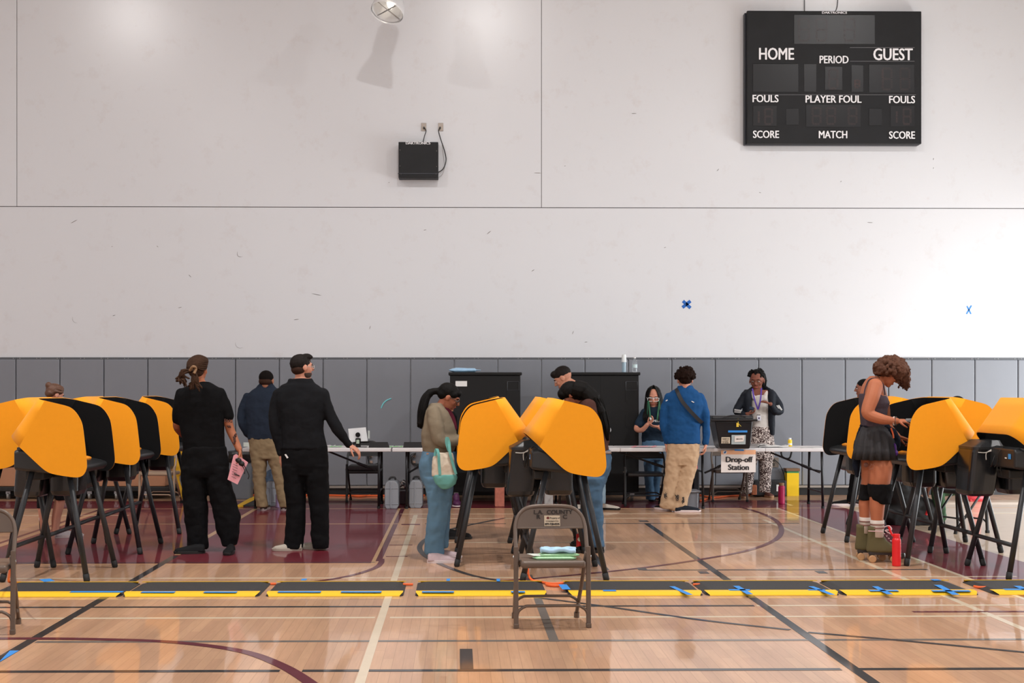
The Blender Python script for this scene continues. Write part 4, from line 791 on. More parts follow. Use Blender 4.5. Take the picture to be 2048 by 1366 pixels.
t = thing('power_outlet_box', 'grey wall outlet box with black cord right of the patterned trousers', 'outlet', Wp(1549, 934, .06)); bm = BM(); a = Wp(1541, 934.5, .06); b = Wp(1557, 915, .06); box(bm, (a.x, WALL - .075, a.z), (b.x, WALL - .05, b.z)); obj('plate', bm, M('plate_steel', '8F857C', .35, .7), t)
bm = BM(); 
for z in (920, 929): c_ = Wp(1547, z, .08); obox(bm, c_, XA, YA, ZA, (.018, .008, .02))
obj('socket', bm, M('socket_dark', '3E3630', .6), t)
bm = BM(); tube(bm, smooth_path([Wp(x, y, .1) for x, y in ((1550, 920), (1560, 930), (1568, 950), (1569, 970))], 5), .006, 6); obj('cable', bm, CBL, t)
bm = BM(); tube(bm, smooth_path([P(x, y, 17.5) for x, y in ((1562, 899.5), (1564, 912), (1572, 917), (1580, 915), (1584, 899.5))], 5), .012, 6); tag(obj('bag_strap', bm, CBL), 'black strap hanging below the right table', 'strap')
# backpack heap and cone at right
bm = BM()
for x, y, rx, ry in ((1800, 985, .16, .2), (1812, 1010, .2, .2), (1790, 1030, .2, .12), (1835, 1035, .22, .1), (1850, 1020, .14, .14), (1826, 960, .1, .12)): ball(bm, P(x, y, 14.9), (rx, .16, ry))
box(bm, (P(1780, 1040, 14.9).x, P(1780, 1040, 14.9).y - .15, 0.0), (P(1855, 1040, 14.9).x, P(1780, 1040, 14.9).y + .15, .15))
BGM = M('bag_black', '141416', .7, bump=.3, bscale=200); o = organic('backpack', bm, BGM, None, .015, 3, .03, .08); tag(o, 'black backpack heap on the floor behind the roller skater\'s booth', 'backpack')
bm = BM(); tube(bm, [P(1852, 1030, 14.6), P(1857, 1018, 14.6)], .014, 6); obj('red_strap', bm, RED, o)
bm = BM(); ball(bm, P(1834, 984, 14.7), (.03, .02, .02)); obj('teal_tag', bm, M('teal_tag', '3FB79A', .5), o)
p = G(1950, 1002); t = thing('traffic_cone', 'red cone hidden behind the rightmost booth\'s box, its base peeking out', 'cone', p)
bm = BM(); lathe(bm, p, [(.13, .02), (.12, .05), (.05, .5), (.04, .52)]); obj('cone_body', bm, M('cone_red', 'E0454F', .5), t, smooth=True); bm = BM(); box(bm, (p.x - .1, p.y - .1, 0), (p.x + .1, p.y + .1, .03)); obj('cone_base', bm, M('cone_red', 'E0454F', .5), t, bevel=.01)
# dark cable tangle hanging from the rightmost booth
bm = BM(); pts = [P(2005 + 9 * math.sin(i * 2.1) + i * .5, 948 + 7 * math.cos(i * 1.7), 10.9 + .01 * i) for i in range(14)]; tube(bm, smooth_path([P(2000, 930, 10.9)] + pts + [P(2018, 935, 10.9)], 5), .004, 6)
tag(obj('cable_tangle', bm, CBL), 'tangle of thin black cable hanging under the rightmost booth', 'cable')
# ================= PEOPLE =================
def V3(x, y, z): return RT * x + FW * y + UP * z
class Fig:
    def __init__(s, label, yfoot, cx, skin, d=None):
        s.d = d or dg(yfoot); s.u = s.d / F_PX; b = P(cx, yfoot, s.d); b.z = 0
        s.t = thing('person', label, 'person', b); s.body = BM(); s.skin = skin; s.g = {}
    def pt(s, x, y, dy=0): return P(x, y, s.d + dy)
    def ring(s, y, xl, xr, dr, dy, k=1.0, n=22, e=.85):
        c = s.pt((xl + xr) / 2, y, dy); w = (xr - xl) / 2 * s.u * k; dr = dr * k; out = []
        for i in range(n):
            a = 2 * PI * i / n; co, si = math.cos(a), math.sin(a)
            out.append(c + RT * (w * math.copysign(abs(co) ** e, co)) + FW * (dr * math.copysign(abs(si) ** e, si)))
        return out
    def rows(s, bm, rs, body=.84, e=.85):           # rs: (y, xl, xr, depth radius m, dy)
        rs = [r if len(r) == 5 else r + (0,) for r in rs]
        if bm is not None: rings(bm, [s.ring(*r, e=e) for r in rs])
        if body: rings(s.body, [s.ring(*r, k=body) for r in rs])
    def limb(s, bm, pts, body=.72):                 # pts: (x, y, r_px, dy)
        p = [s.pt(x, y, dy) for x, y, r, dy in pts]; r = [q[2] * s.u for q in pts]
        pp = smooth_path(p, 4); rr = []
        for i in range(len(r) - 1): rr += [r[i] + (r[i + 1] - r[i]) * k / 4 for k in range(4)]
        rr.append(r[-1])
        if bm is not None: capsule(bm, pp, rr)
        if body: capsule(s.body, pp, [x * (body if bm is not None else 1) for x in rr])
    def blob(s, bm, x, y, rx, ry, rd, dy=0, tilt=0):
        ball(bm, s.pt(x, y, dy), (rx * s.u, rd, ry * s.u), Matrix.Rotation(tilt, 3, 'Y'))
    def hand(s, x, y, dy, D, N, curl=.35, size=1.0, thumb=1, spread=.0, point=False):
        b = s.body; W = s.pt(x, y, dy); D = V3(*D).normalized(); N = V3(*N); N = (N - D * N.dot(D)).normalized(); S = D.cross(N) * thumb; z = size
        for i, o in enumerate((-.028, -.01, .01, .027)):
            capsule(b, [W - D * .01, W + D * .04 * z + S * o * .7 * z, W + D * .085 * z + S * o * z], [.018 * z, .0155 * z, .0125 * z], 8)
        for i, (o, ln) in enumerate(((.031, .92), (.011, 1.05), (-.010, 1.0), (-.030, .8))):
            p = W + D * .083 * z + S * o * z; c = curl if not (point and i > 0) else 1.1; c = .05 if (point and i == 0) else c; pts = [p]; a = c * .6; fan = S * (o * 4 * spread)
            for L_ in (.042, .026, .021):
                dd = (D * math.cos(a) + N * math.sin(a) + fan).normalized(); p = p + dd * L_ * ln * z; pts.append(p); a += c
            capsule(b, pts, [.0092 * z, .0088 * z, .008 * z, .0068 * z], 8)
        p = W + D * .022 * z + S * .03 * z; pts = [p]
        for L_, (k, l, m_) in zip((.035, .03, .026), ((.55, .75, .35), (.8, .45, .45), (.9, .15, .5))):
            p = p + (D * k + S * l + N * m_).normalized() * L_ * z; pts.append(p)
        capsule(b, pts, [.013 * z, .0115 * z, .0095 * z, .008 * z], 8)
    def head(s, cx, cy, h, th, pitch=0, roll=0, dy=0, hair=None, hairmat=None, neck=None, wide=1.0, face=True, beard=None):
        hm = h * s.u; c = s.pt(cx, cy, dy)
        R = Matrix.Rotation(math.radians(roll), 3, 'Y') @ Matrix.Rotation(-math.radians(th), 3, 'Z') @ Matrix.Rotation(-math.radians(pitch), 3, 'X')
        def L(x, y, z): return c + R @ Vector((x * wide, y, z)) * hm
        s.L = L; s.R = R; s.hm = hm
        def e(bm, x, y, z, a, b_, c_): ball(bm, L(x, y, z), (a * hm * wide, b_ * hm, c_ * hm), R, 16)
        s.e = e; b = s.body
        e(b, 0, -.06, .13, .315, .385, .36); e(b, 0, .1, .0, .28, .255, .36); e(b, 0, .13, -.2, .225, .22, .26); e(b, 0, .22, -.38, .12, .12, .1)
        e(b, 0, .29, .13, .2, .07, .05)                                   # brow
        for x in (-.15, .15): e(b, x, .22, -.1, .1, .1, .1)               # cheeks
        capsule(b, [L(0, .335, .09), L(0, .39, 0), L(0, .425, -.08)], [.03 * hm, .035 * hm, .048 * hm], 10); e(b, 0, .375, -.095, .07, .05, .035)
        for x in (-.31, .31): e(b, x, -.02, -.02, .035, .085, .125)
        if neck is not None:
            nb = s.pt(*neck[:2], neck[3] if len(neck) > 3 else dy); capsule(b, [L(0, -.08, -.2), nb], [.2 * hm, neck[2] * s.u])
        if face:
            ew = M('eye_white', 'D8D0CA', .3); ed = M('eye_dark', '2A1A14', .2)
            for x in (-.125, .125):
                bm = BM(); e(bm, x, .312, .02, .052, .04, .026); eo = obj('eye', bm, ew, s.t, smooth=True)
                bm = BM(); e(bm, x, .338, .018, .024, .018, .022); obj('iris', bm, ed, eo, smooth=True)
            bm = BM(); e(bm, 0, .345, -.235, .095, .03, .018); e(bm, 0, .34, -.262, .08, .032, .022); obj('lips', bm, M('lips_' + s.skin.name, 'A8564A', .45), s.t, smooth=True)
            bm = BM()
            for x in (-1, 1): capsule(bm, [L(x * .05, .355, .1), L(x * .13, .35, .125), L(x * .21, .3, .1)], [.012 * hm, .017 * hm, .009 * hm], 8)
            obj('eyebrows', bm, hairmat or M('hair_black', '17130F', .5), s.t, smooth=True)
        if beard:
            bm = BM(); e(bm, 0, .125, -.24, .235, .23, .222); obj('beard', bm, beard, s.t, smooth=True)
    def glasses(s, m, r=.105, name='eyeglasses'):
        bm = BM(); L = s.L
        for x in (-.135, .135):
            pts = [L(x + r * 1.15 * math.copysign(abs(math.cos(a)) ** .7, math.cos(a)), .4 - abs(x + r * math.cos(a)) * .12, .0 + r * .8 * math.copysign(abs(math.sin(a)) ** .7, math.sin(a))) for a in (2 * PI * k / 16 for k in range(17))]
            tube(bm, pts, .014 * s.hm, 6)
        tube(bm, [L(-.03, .41, .02), L(.03, .41, .02)], .012 * s.hm, 6)
        for x in (-1, 1): tube(bm, [L(x * .25, .37, .03), L(x * .315, .2, .03), L(x * .325, 0, .02)], .011 * s.hm, 6)
        obj(name, bm, m, s.t)
    def hairblob(s, m, parts, vox=.008, wr=.01, ws=.03, nm='hair', extra=None, sm=2):
        bm = BM()
        for q in parts: s.e(bm, *q)
        if extra: extra(bm)
        return organic(nm, bm, m, s.t, vox, sm, wr, ws)
    def shoe(s, x, y, L_px, th, m, sole, w=.048, h=.075, dy=0, sneak=True, lab=None):
        # x, y = heel-side centre on the floor
        g = P(x, y, s.d + dy) if dy else G(x, y); g.z = 0; Ln = L_px if L_px < 1 else L_px * s.u; a = math.radians(th); D = V3(math.sin(a), math.cos(a), 0); S = V3(math.cos(a), -math.sin(a), 0)
        prof = [(-.02, .55, .75), (.0, .8, .95), (.12, .86, 1.0), (.3, .84, 1.0), (.45, .84, .9), (.6, .95, .8), (.78, 1.02, .68), (.92, .85, .58), (1.0, .5, .42)]
        bm = BM(); rs = []
        for t_, wk, hk in prof:
            r_ = []
            for i in range(14):
                q = 2 * PI * i / 14; cz = math.sin(q); r_.append(g + D * t_ * Ln + S * (w * wk * math.cos(q) * (1 if cz < 0 else .85)) + UP * (.03 + (h * hk - .03) * max(0, cz) + .022 * min(0, cz)))
            rs.append(r_)
        rings(bm, rs); o = obj('shoe', bm, m, s.t, smooth=True, label=lab)
        bm = BM(); rs = []
        for z, k in ((0, .97), (.004, 1), (.022, 1.02), (.026, 1)):
            r_ = []
            for i in range(24):
                q = 2 * PI * i / 24; t_ = .49 + .54 * math.cos(q); wk = (.8 + .28 * max(0, t_) * (1 if t_ < .8 else .9)); r_.append(g + D * t_ * Ln * k + S * (w * wk * k * math.copysign(abs(math.sin(q)) ** .75, math.sin(q))) + UP * z)
            rs.append(r_)
        rings(bm, rs); obj('sole', bm, sole, o)
        return o
    def bundle(s, m, path, n, r, nm='hair_strands', seed=1, jit=.5):
        random.seed(seed); bm = BM()
        for i in range(n):
            a = random.uniform(0, 2 * PI); q = math.sqrt(random.uniform(.35, 1)); ph = random.uniform(0, 6)
            pts = [s.pt(x + R_ * q * math.cos(a) + jit * math.sin(ph + k * 1.3), y + R_ * .4 * q * math.sin(a + 1), dy + R_ * s.u * q * math.sin(a)) for k, (x, y, dy, R_) in enumerate(path)]
            pp = smooth_path(pts, 4); tube(bm, pp, [r] * (len(pp) - 4) + [r * .8, r * .6, r * .4, r * .2], 5)
        return obj(nm, bm, m, s.t, smooth=True)
    def done(s, vox=.006, sm=3):
        bm = s.body; return organic('body', bm, s.skin, s.t, vox, sm)
def cloth(name, h, **k): return M(name, h, rough=k.pop('rough', .9), spec=.15, fold=k.pop('fold', .22), bump=.35, bscale=k.pop('bs', 260), var=k.pop('var', .12), vscale=k.pop('vs', 14), **k)
def SK(n, h): return M('skin_' + n, h, .62, spec=.35, sss=.06, bump=.05, bscale=200, var=.06, vscale=12)
HB = M('hair_black', '090706', .65, spec=.15, bump=.6, bscale=120, var=.4, vscale=60); HBR = M('hair_brown', '4A3226', .6, bump=.8, bscale=120, var=.5, vscale=50)
BKT = cloth('black_tee', '0C0C0E'); BKP = cloth('black_trousers', '0D0D0F'); WSOLE = M('sole_white', 'BFB4B2', .6); BSOLE = M('sole_black', '151515', .6); DEN = cloth('denim', '5F8098', bs=500, var=.25, vs=5); DEN2 = cloth('denim_dark', '4A6680', bs=500, var=.3, vs=6)
BSH = M('shoe_black', '101012', .75, spec=.2)
def strands(f, m, n, fn, r=.006, nm='hair_strand', one=True):
    bm = BM()
    for i in range(n): tube(bm, smooth_path(fn(i), 3), [r * .9, r] + [r] * (len(smooth_path(fn(0), 3)) - 3) + [r * .4], 6)
    return obj(nm, bm, m, f.t, smooth=True)
# ---- 1 dreadlocked man
f = Fig('person with dreadlocks in a black t-shirt and wide black trousers, holding a pink paper', 1103, 410, SK('a', 'A8684A'))
g = BM(); f.rows(g, [(764, 392, 418, .05, 0), (769, 380, 428, .07, 0), (777, 364, 443, .1, 0), (790, 353, 451, .115, 0), (820, 353, 450, .125, 0), (850, 359, 448, .12, 0), (880, 364, 449, .115, 0), (903, 367, 452, .12, 0)])
f.limb(g, [(362, 787, 11, 0), (357, 815, 12.5, 0), (357, 838, 12.5, .03)]); f.limb(g, [(440, 787, 12, 0), (450, 812, 12.5, 0), (456, 831, 12.5, 0)])
organic('t_shirt', g, BKT, f.t, .01, 3, .018, .13)
f.limb(None, [(357, 830, 9, .03), (354, 852, 8.5, .06), (362, 866, 7, .22)]); f.hand(364, 868, .25, (.5, .8, .0), (0, 0, -1), .5)
f.limb(None, [(452, 825, 10, 0), (459, 855, 9, .01), (466, 872, 8.6, .0), (478, 898, 6.2, -.05)]); f.hand(479, 900, -.055, (.18, -.12, -1), (-.8, -.3, -.1), .75, .95, thumb=-1)
g = BM(); f.rows(g, [(893, 367, 452, .12, 0), (905, 364, 454, .125, 0), (925, 362, 457, .13, 0), (945, 362, 459, .13, 0), (955, 364, 458, .11, 0)])
f.rows(g, [(935, 361, 411, .12, 0), (970, 364, 413, .115, 0), (1010, 366, 415, .11, 0), (1050, 372, 416, .105, 0), (1085, 374, 416, .1, 0), (1098, 376, 415, .1, 0)])
f.rows(g, [(935, 409, 458, .12, 0), (970, 414, 464, .115, 0), (1005, 421, 473, .11, 0), (1035, 428, 480, .105, 0), (1065, 435, 479, .1, 0), (1082, 443, 477, .09, 0), (1091, 446, 474, .09, 0)])
organic('trousers', g, BKP, f.t, .01, 3, .03, .11)
f.shoe(408, 1107, .255, 262, BSH, BSOLE, .05, .085); f.shoe(463, 1104, .28, 178, BSH, BSOLE, .05, .08)
f.head(397, 738, 51, 25, 5, neck=(402, 770, 11, 0), face=True); DR = M('dreads', '3E2A1E', .8, spec=.15, bump=1, bscale=150, var=.55, vscale=45)
f.hairblob(DR, [(0, -.09, .15, .335, .405, .35), (0, -.16, -.06, .325, .31, .31), (-.05, -.45, .02, .12, .1, .12)], .005, .002, .02, sm=1)
bm = BM()
for i in range(30):                                  # locks combed back over the skull to the knot
    a = (i / 29 - .5) * 3.5; L = f.L; lo = max(0, abs(a) - 1.25) * .45
    pts = [L(.35 * math.sin(a), .24 * math.cos(a * .85), .2 + .3 * math.cos(a) - lo * .4), L(.375 * math.sin(a), -.08, .15 + .375 * math.cos(a) - lo * .5), L(.33 * math.sin(a), -.3, .13 + .27 * math.cos(a) - lo * .6), L(.16 * math.sin(a), -.45, .07 + .12 * math.cos(a)), L(-.05, -.5, .02)]
    tube(bm, smooth_path(pts, 5), .0085, 7)
obj('combed_locks', bm, DR, f.t, smooth=True)
kn = (385, 740)
def dl(i):
    random.seed(i * 13 + 5); a = i / 33; r = random.random
    if i < 20: e_ = (348 + 30 * a * 1.2 + 14 * r(), 757 + 22 * r() * (.4 + a), -.2 - .1 * r()); m_ = (362 + 8 * r(), 740 + 8 * r(), -.24)
    else: e_ = (376 + 30 * r(), 765 + 19 * r(), -.17 - .06 * r()); m_ = (382 + 14 * r(), 752 + 8 * r(), -.22)
    return [f.pt(kn[0] + 4 * r(), kn[1] + 3 * r(), -.16), f.pt(*m_), f.pt((m_[0] + e_[0]) / 2 + 3 * r() - 2, (m_[1] + e_[1]) / 2 + 2, -.22), f.pt(*e_)]
strands(f, DR, 40, dl, .0085, 'dreadlocks')
bm = BM(); tube(bm, smooth_path([f.pt(380, 741, -.22), f.pt(386, 733, -.25), f.pt(392, 737, -.22), f.pt(388, 747, -.24)], 5), .012, 8); obj('hair_tie', bm, M('tie_tan', '8A6A4A', .7), f.t)
TAT = M('tattoo_ink', '4A2A22', .6)
bm = BM()
for i in range(10): ball(bm, f.pt(470 + random.uniform(-3, 2), 868 + i * 2.1, -.065), (.011, .012, .009), seg=7)
for i in range(4): ball(bm, f.pt(455 + i * 2, 852 + 2 * (i % 2), -.035), (.009, .01, .007), seg=7)
o = organic('tattoo', bm, TAT, f.t, .004, 1)
text('DUG', 'tattoo_lettering', TAT, f.t, f.pt(456.5, 842, -.053), Vector((.98, 0, -.1)), Vector((.1, 0, .98)), .042, .8, .0012, .001)
bm = BM(); 
tag_p = f
f.done()
S1 = f
# pink paper and sunglasses held
bm = BM(); card(bm, [f.pt(467, 911, -.11), f.pt(472, 908, -.115), f.pt(496, 925, -.13), f.pt(475, 969, -.11), f.pt(455, 959, -.1)], .003); o = tag(obj('pink_form', bm, PNK), 'pink printed form held in the dreadlocked man\'s right hand', 'paper')
bm = BM()
for a_, b_ in (((468, 947), (479, 952)),): A = f.pt(*a_, -.119); B = f.pt(*b_, -.119); tube(bm, [A, B], .005, 5)
for k in range(6): tube(bm, [f.pt(463 + k * .6, 953 - k * 5, -.113), f.pt(472 + k * .8, 957 - k * 5, -.117)], .0014, 4)
obj('printed_lines', bm, INK, o)
bm = BM(); q = f.pt; 
for x, y in ((477, 921), (483, 927)): ball(bm, q(x, y, -.15), (.03, .012, .024), Matrix.Rotation(.5, 3, 'Y'), 10)
tube(bm, smooth_path([q(487, 928, -.15), q(493, 940, -.15), q(498, 951, -.15), q(496, 958, -.15)], 4), .0045, 6); tube(bm, [q(484, 930, -.15), q(490, 942, -.15), q(489, 948, -.15)], .004, 6)
tag(obj('sunglasses', bm, M('gloss_black', '101113', .15), smooth=True), 'black sunglasses dangling from the dreadlocked man\'s hand', 'sunglasses')
# ---- 2 navy sweater, khaki trousers
f = Fig('person in a navy sweater and khaki trousers, back turned, at the left table', 1021, 540, SK('b', 'A06A50'))
g = BM(); f.rows(g, [(769, 517, 547, .06, 0), (776, 512, 552, .07, 0), (782, 502, 562, .09, 0), (792, 492, 570, .11, 0), (815, 491, 572, .125, 0), (845, 493, 570, .13, 0), (865, 495, 567, .125, 0), (879, 496, 563, .12, 0)])
f.limb(g, [(494, 794, 8.5, 0), (484, 820, 8.5, 0), (483, 845, 8, -.02), (492, 864, 7, .03), (499, 872, 6, .1)]); f.limb(g, [(566, 794, 8.5, 0), (574, 830, 8, .05), (566, 855, 7, .2)])
organic('sweater', g, cloth('navy_knit', '232B38', bs=400, var=.2), f.t, .01, 3, .016, .1)
f.hand(499, 876, .13, (.3, .5, -.8), (0, 1, 0), .4, .95); f.hand(566, 857, .25, (-.2, .8, 0), (0, 0, -1), .4)
g = BM(); f.rows(g, [(872, 497, 562, .115, 0), (890, 498, 564, .12, 0), (905, 500, 566, .12, 0), (918, 502, 567, .105, 0)])
f.rows(g, [(905, 501, 534, .11, 0), (930, 504, 533, .1, 0), (955, 506, 531, .09, 0), (985, 509, 532, .085, 0), (1008, 513, 536, .085, 0), (1014, 514, 536, .085, 0)]); f.rows(g, [(905, 532, 567, .11, 0), (930, 539, 567, .1, 0), (955, 547, 569, .09, 0), (985, 553, 574, .085, 0), (1008, 558, 579, .085, 0), (1014, 559, 579, .085, 0)])
organic('trousers', g, cloth('khaki', '857257', bs=500, var=.15), f.t, .009, 3, .03, .07)
f.shoe(526, 1021, .27, 4, cloth('shoe_brown', '4A4238'), WSOLE); f.shoe(567, 1021, .27, 0, cloth('shoe_brown', '4A4238'), WSOLE)
f.head(533, 762, 42, 12, 12, neck=(531, 778, 9.5, 0), wide=1.08, face=True)
f.hairblob(M('hair_close', '14100E', .85, spec=.1, bump=.5, bscale=300), [(0, -.08, .15, .325, .39, .345)], .006, 0); f.hairblob(M('hair_shaved', '3A2820', .9, spec=.1, bump=.4, bscale=300), [(0, -.17, -.06, .3, .26, .2)], .006, 0, nm='shaved_nape'); g = BM(); f.rows(g, [(766, 519, 545, .062, 0), (776, 514, 550, .07, 0)], 0); organic('collar', g, cloth('navy_knit', '232B38'), f.t, .008, 2); f.done()
# ---- 3 black sweater man
f = Fig('person in glasses, black zip-neck sweater and black trousers, reaching to the right', 1100, 608, SK('c', 'C78C74'))
g = BM(); f.rows(g, [(757, 577, 624, .075, 0), (765, 574, 629, .08, 0), (771, 562, 636, .1, 0), (782, 553, 649, .115, 0), (800, 550, 652, .13, 0), (830, 558, 648, .135, 0), (860, 562, 647, .13, 0), (880, 563, 652, .13, 0), (898, 562, 655, .13, 0)])
f.limb(g, [(557, 788, 12, 0), (549, 820, 12, 0), (551, 860, 11, -.02), (560, 895, 9, .0), (562, 906, 8, 0)]); f.limb(g, [(646, 790, 13, 0), (656, 822, 13, .0), (675, 858, 11.5, -.02), (692, 882, 8.5, -.01), (697, 888, 8, 0)])
organic('sweater', g, cloth('black_knit', '16171A', bs=300, var=.2), f.t, .01, 3, .02, .12)
f.limb(None, [(558, 895, 6, 0), (561, 908, 5.5, 0)]); f.hand(562, 908, 0, (-.05, .1, -1), (.9, .2, 0), .5, .95, thumb=-1)
f.limb(None, [(692, 882, 6, 0), (698, 889, 5.5, 0)]); f.hand(699, 890, 0, (.75, .1, -.55), (-.3, .3, -.9), .55, 1.0, thumb=-1)
g = BM(); f.rows(g, [(890, 565, 655, .12, 0), (905, 563, 656, .13, 0), (930, 563, 657, .13, 0), (950, 565, 657, .11, 0)])
f.rows(g, [(930, 563, 609, .12, 0), (970, 568, 610, .11, 0), (1010, 573, 611, .1, 0), (1045, 572, 611, .095, 0), (1080, 569, 607, .095, 0), (1096, 567, 606, .095, 0)]); f.rows(g, [(930, 606, 657, .12, 0), (970, 611, 658, .11, 0), (1010, 619, 658, .1, 0), (1045, 622, 659, .095, 0), (1080, 622, 658, .095, 0), (1096, 626, 657, .095, 0)])
o = organic('trousers', g, BKP, f.t, .01, 3, .022, .1)
bm = BM(); card(bm, [f.pt(569, 909, -.14), f.pt(574, 917, -.14), f.pt(577, 915, -.14), f.pt(572, 908, -.14)], .002); obj('label_patch', bm, PAP, o)
SHB = M('shoe_beige', 'A89F92', .6); f.shoe(602, 1101, .25, 262, SHB, SHB, .046, .075); f.shoe(650, 1099, .25, 285, SHB, SHB, .045, .075)
f.head(605, 735, 53, 62, 0, neck=(602, 766, 12.5, 0), beard=M('beard_dark', '3A2A22', .9, bump=.5)); f.glasses(M('frame_clear', 'B9B4B0', .2, .4))
f.hairblob(M('hair_fade', '17110E', .7, spec=.2, bump=.6, bscale=150, var=.3, vscale=30), [(0, -.09, .15, .335, .41, .365), (0, .16, .4, .25, .2, .13), (.03, .27, .4, .18, .12, .09)], .006, .008, .02); f.hairblob(M('hair_shaved', '3A2820', .9, spec=.1, bump=.4, bscale=300), [(0, -.17, -.07, .315, .27, .22)], .006, 0, nm='shaved_nape'); f.done()
bm = BM(); ball(bm, f.pt(702, 897, -.04), .008, seg=8); tag(obj('finger_ring', bm, M('silver', 'C9C9C9', .2, 1)), 'silver ring on the hand of the reaching man', 'ring')
# ---- 4 woman with the tote
f = Fig('person with black ponytail and glasses in a taupe sweatshirt and jeans, tote on the arm', 1122, 880, SK('d', 'A3654C'))
g = BM(); f.rows(g, [(806, 861, 886, .06, 0), (812, 856, 890, .08, 0), (820, 850, 896, .11, 0), (832, 846, 902, .13, 0), (850, 844, 910, .14, 0), (870, 842, 914, .145, 0), (888, 842, 914, .14, 0), (901, 845, 908, .135, 0), (906, 848, 904, .13, 0)])
f.limb(g, [(868, 826, 15, -.1), (872, 850, 16, -.15), (880, 880, 14, -.17), (902, 884, 11, -.14), (925, 876, 8.5, -.05)]); f.limb(g, [(880, 826, 14, .1), (890, 870, 13, .15), (922, 880, 9, .16)])
organic('sweatshirt', g, cloth('taupe_knit', '7E7260', bs=300, var=.12), f.t, .01, 3, .02, .09)
g = BM(); 
f.limb(g, [(893, 820, 8, -.01), (903, 838, 8, 0), (908, 856, 7, 0)], 0); organic('inner_shirt', g, cloth('maroon_shirt', '5A1F2E'), f.t, .008, 2)
f.hand(928, 875, -.03, (1, .3, 0), (0, 0, -1), .4, .9); f.hand(924, 880, .17, (1, .1, 0), (0, 0, -1), .4, .9)
g = BM(); f.rows(g, [(897, 848, 903, .125, 0), (910, 842, 906, .135, 0), (925, 838, 909, .14, 0), (940, 838, 911, .14, 0), (958, 842, 912, .13, 0), (968, 846, 911, .12, 0)])
f.rows(g, [(955, 846, 909, .1, -.05), (985, 852, 904, .09, -.05), (1020, 856, 897, .085, -.05), (1050, 853, 893, .085, -.05), (1080, 850, 889, .085, -.05), (1104, 848, 889, .085, -.05), (1110, 850, 888, .08, -.05)]); f.rows(g, [(955, 850, 909, .1, .1), (985, 858, 905, .09, .1), (1020, 862, 902, .08, .1), (1060, 862, 900, .08, .1), (1095, 860, 896, .08, .1)])
o = organic('jeans', g, DEN, f.t, .009, 3, .025, .09)
bm = BM(); card(bm, [f.pt(853, 909, -.12), f.pt(858, 909, -.12), f.pt(858, 906, -.12), f.pt(853, 906, -.12)], -.003); obj('label_patch', bm, M('patch_tan', 'B98F78', .6), o)
SN = M('sneaker_pink', 'B9A4A8', .6, var=.15, vscale=25); f.shoe(857, 1126, .25, 92, SN, WSOLE, .045, .085); f.shoe(864, 1117, .25, 90, SN, WSOLE, .045, .085)
f.head(898, 795, 53, 92, 30, neck=(878, 818, 10, 0), wide=1.0); f.glasses(M('frame_dark', '2A2522', .3))
def ex(bm):
    tube(bm, smooth_path([f.pt(876, 782, 0), f.pt(861, 785, -.01), f.pt(850, 800, -.03), f.pt(844, 825, -.05), f.pt(840, 852, -.05)], 6), [.03] * 6 + [.036] * 12 + [.03] * 6 + [.01], 10)
f.hairblob(HB, [(0, -.1, .17, .345, .43, .355), (0, -.25, .0, .3, .24, .22), (0, .2, .3, .27, .16, .15), (.2, .12, .18, .14, .14, .15), (-.2, .12, .18, .14, .14, .15)], .006, .004, .03, extra=ex); f.bundle(HB, [(884, 775, -.0, 3), (873, 781, 0, 4), (860, 785, -.01, 6), (850, 800, -.03, 8), (844, 826, -.05, 8), (840, 856, -.05, 5)], 70, .005); f.done()
# tote bag
TC = cloth('tote_canvas', 'CDBFAC', bs=500); TT = cloth('tote_teal', '6AA8A2', bs=500); dt = f.d - .26
t = thing('tote_bag', 'cream canvas tote with teal base and straps hanging from the woman\'s forearm', 'bag', P(890, 975, dt))
def tr(rows_, k=1.0, e=.7):
    out = []
    for y, xl, xr, dr in rows_:
        c = P((xl + xr) / 2, y, dt); w = (xr - xl) / 2 * f.u; out.append([c + RT * (w * math.copysign(abs(math.cos(a)) ** e, math.cos(a))) + FW * (dr * math.copysign(abs(math.sin(a)) ** e, math.sin(a))) for a in (2 * PI * i / 24 for i in range(24))])
    return out
bm = BM(); rings(bm, tr([(905, 884, 896, .02), (906, 872, 905, .03), (915, 867, 908, .05), (930, 864, 910, .07), (952, 864, 912, .075)])); organic('canvas_body', bm, TC, t, .007, 2, .02, .06)
bm = BM(); rings(bm, tr([(948, 864, 913, .077), (955, 866, 915, .08), (968, 872, 911, .075), (976, 880, 900, .055), (978, 886, 894, .03)])); organic('teal_base', bm, TT, t, .007, 2, .008, .06)
for pts in (((880, 950), (878, 925), (877, 908), (873, 897), (870, 912)), ((912, 948), (905, 925), (900, 905), (898, 885), (894, 874), (893, 886), (898, 903))):
    for k in (0,):
        ps = smooth_path([P(x, y, dt - .075 + .03 * (i > 2)) for i, (x, y) in enumerate(pts)], 6); bm = BM()
        rings(bm, [[p + RT * .0115 * a + FW * .003 * b for a, b in ((-1, -1), (1, -1), (1, 1), (-1, 1))] for p in ps]); obj('strap', bm, TT, t)
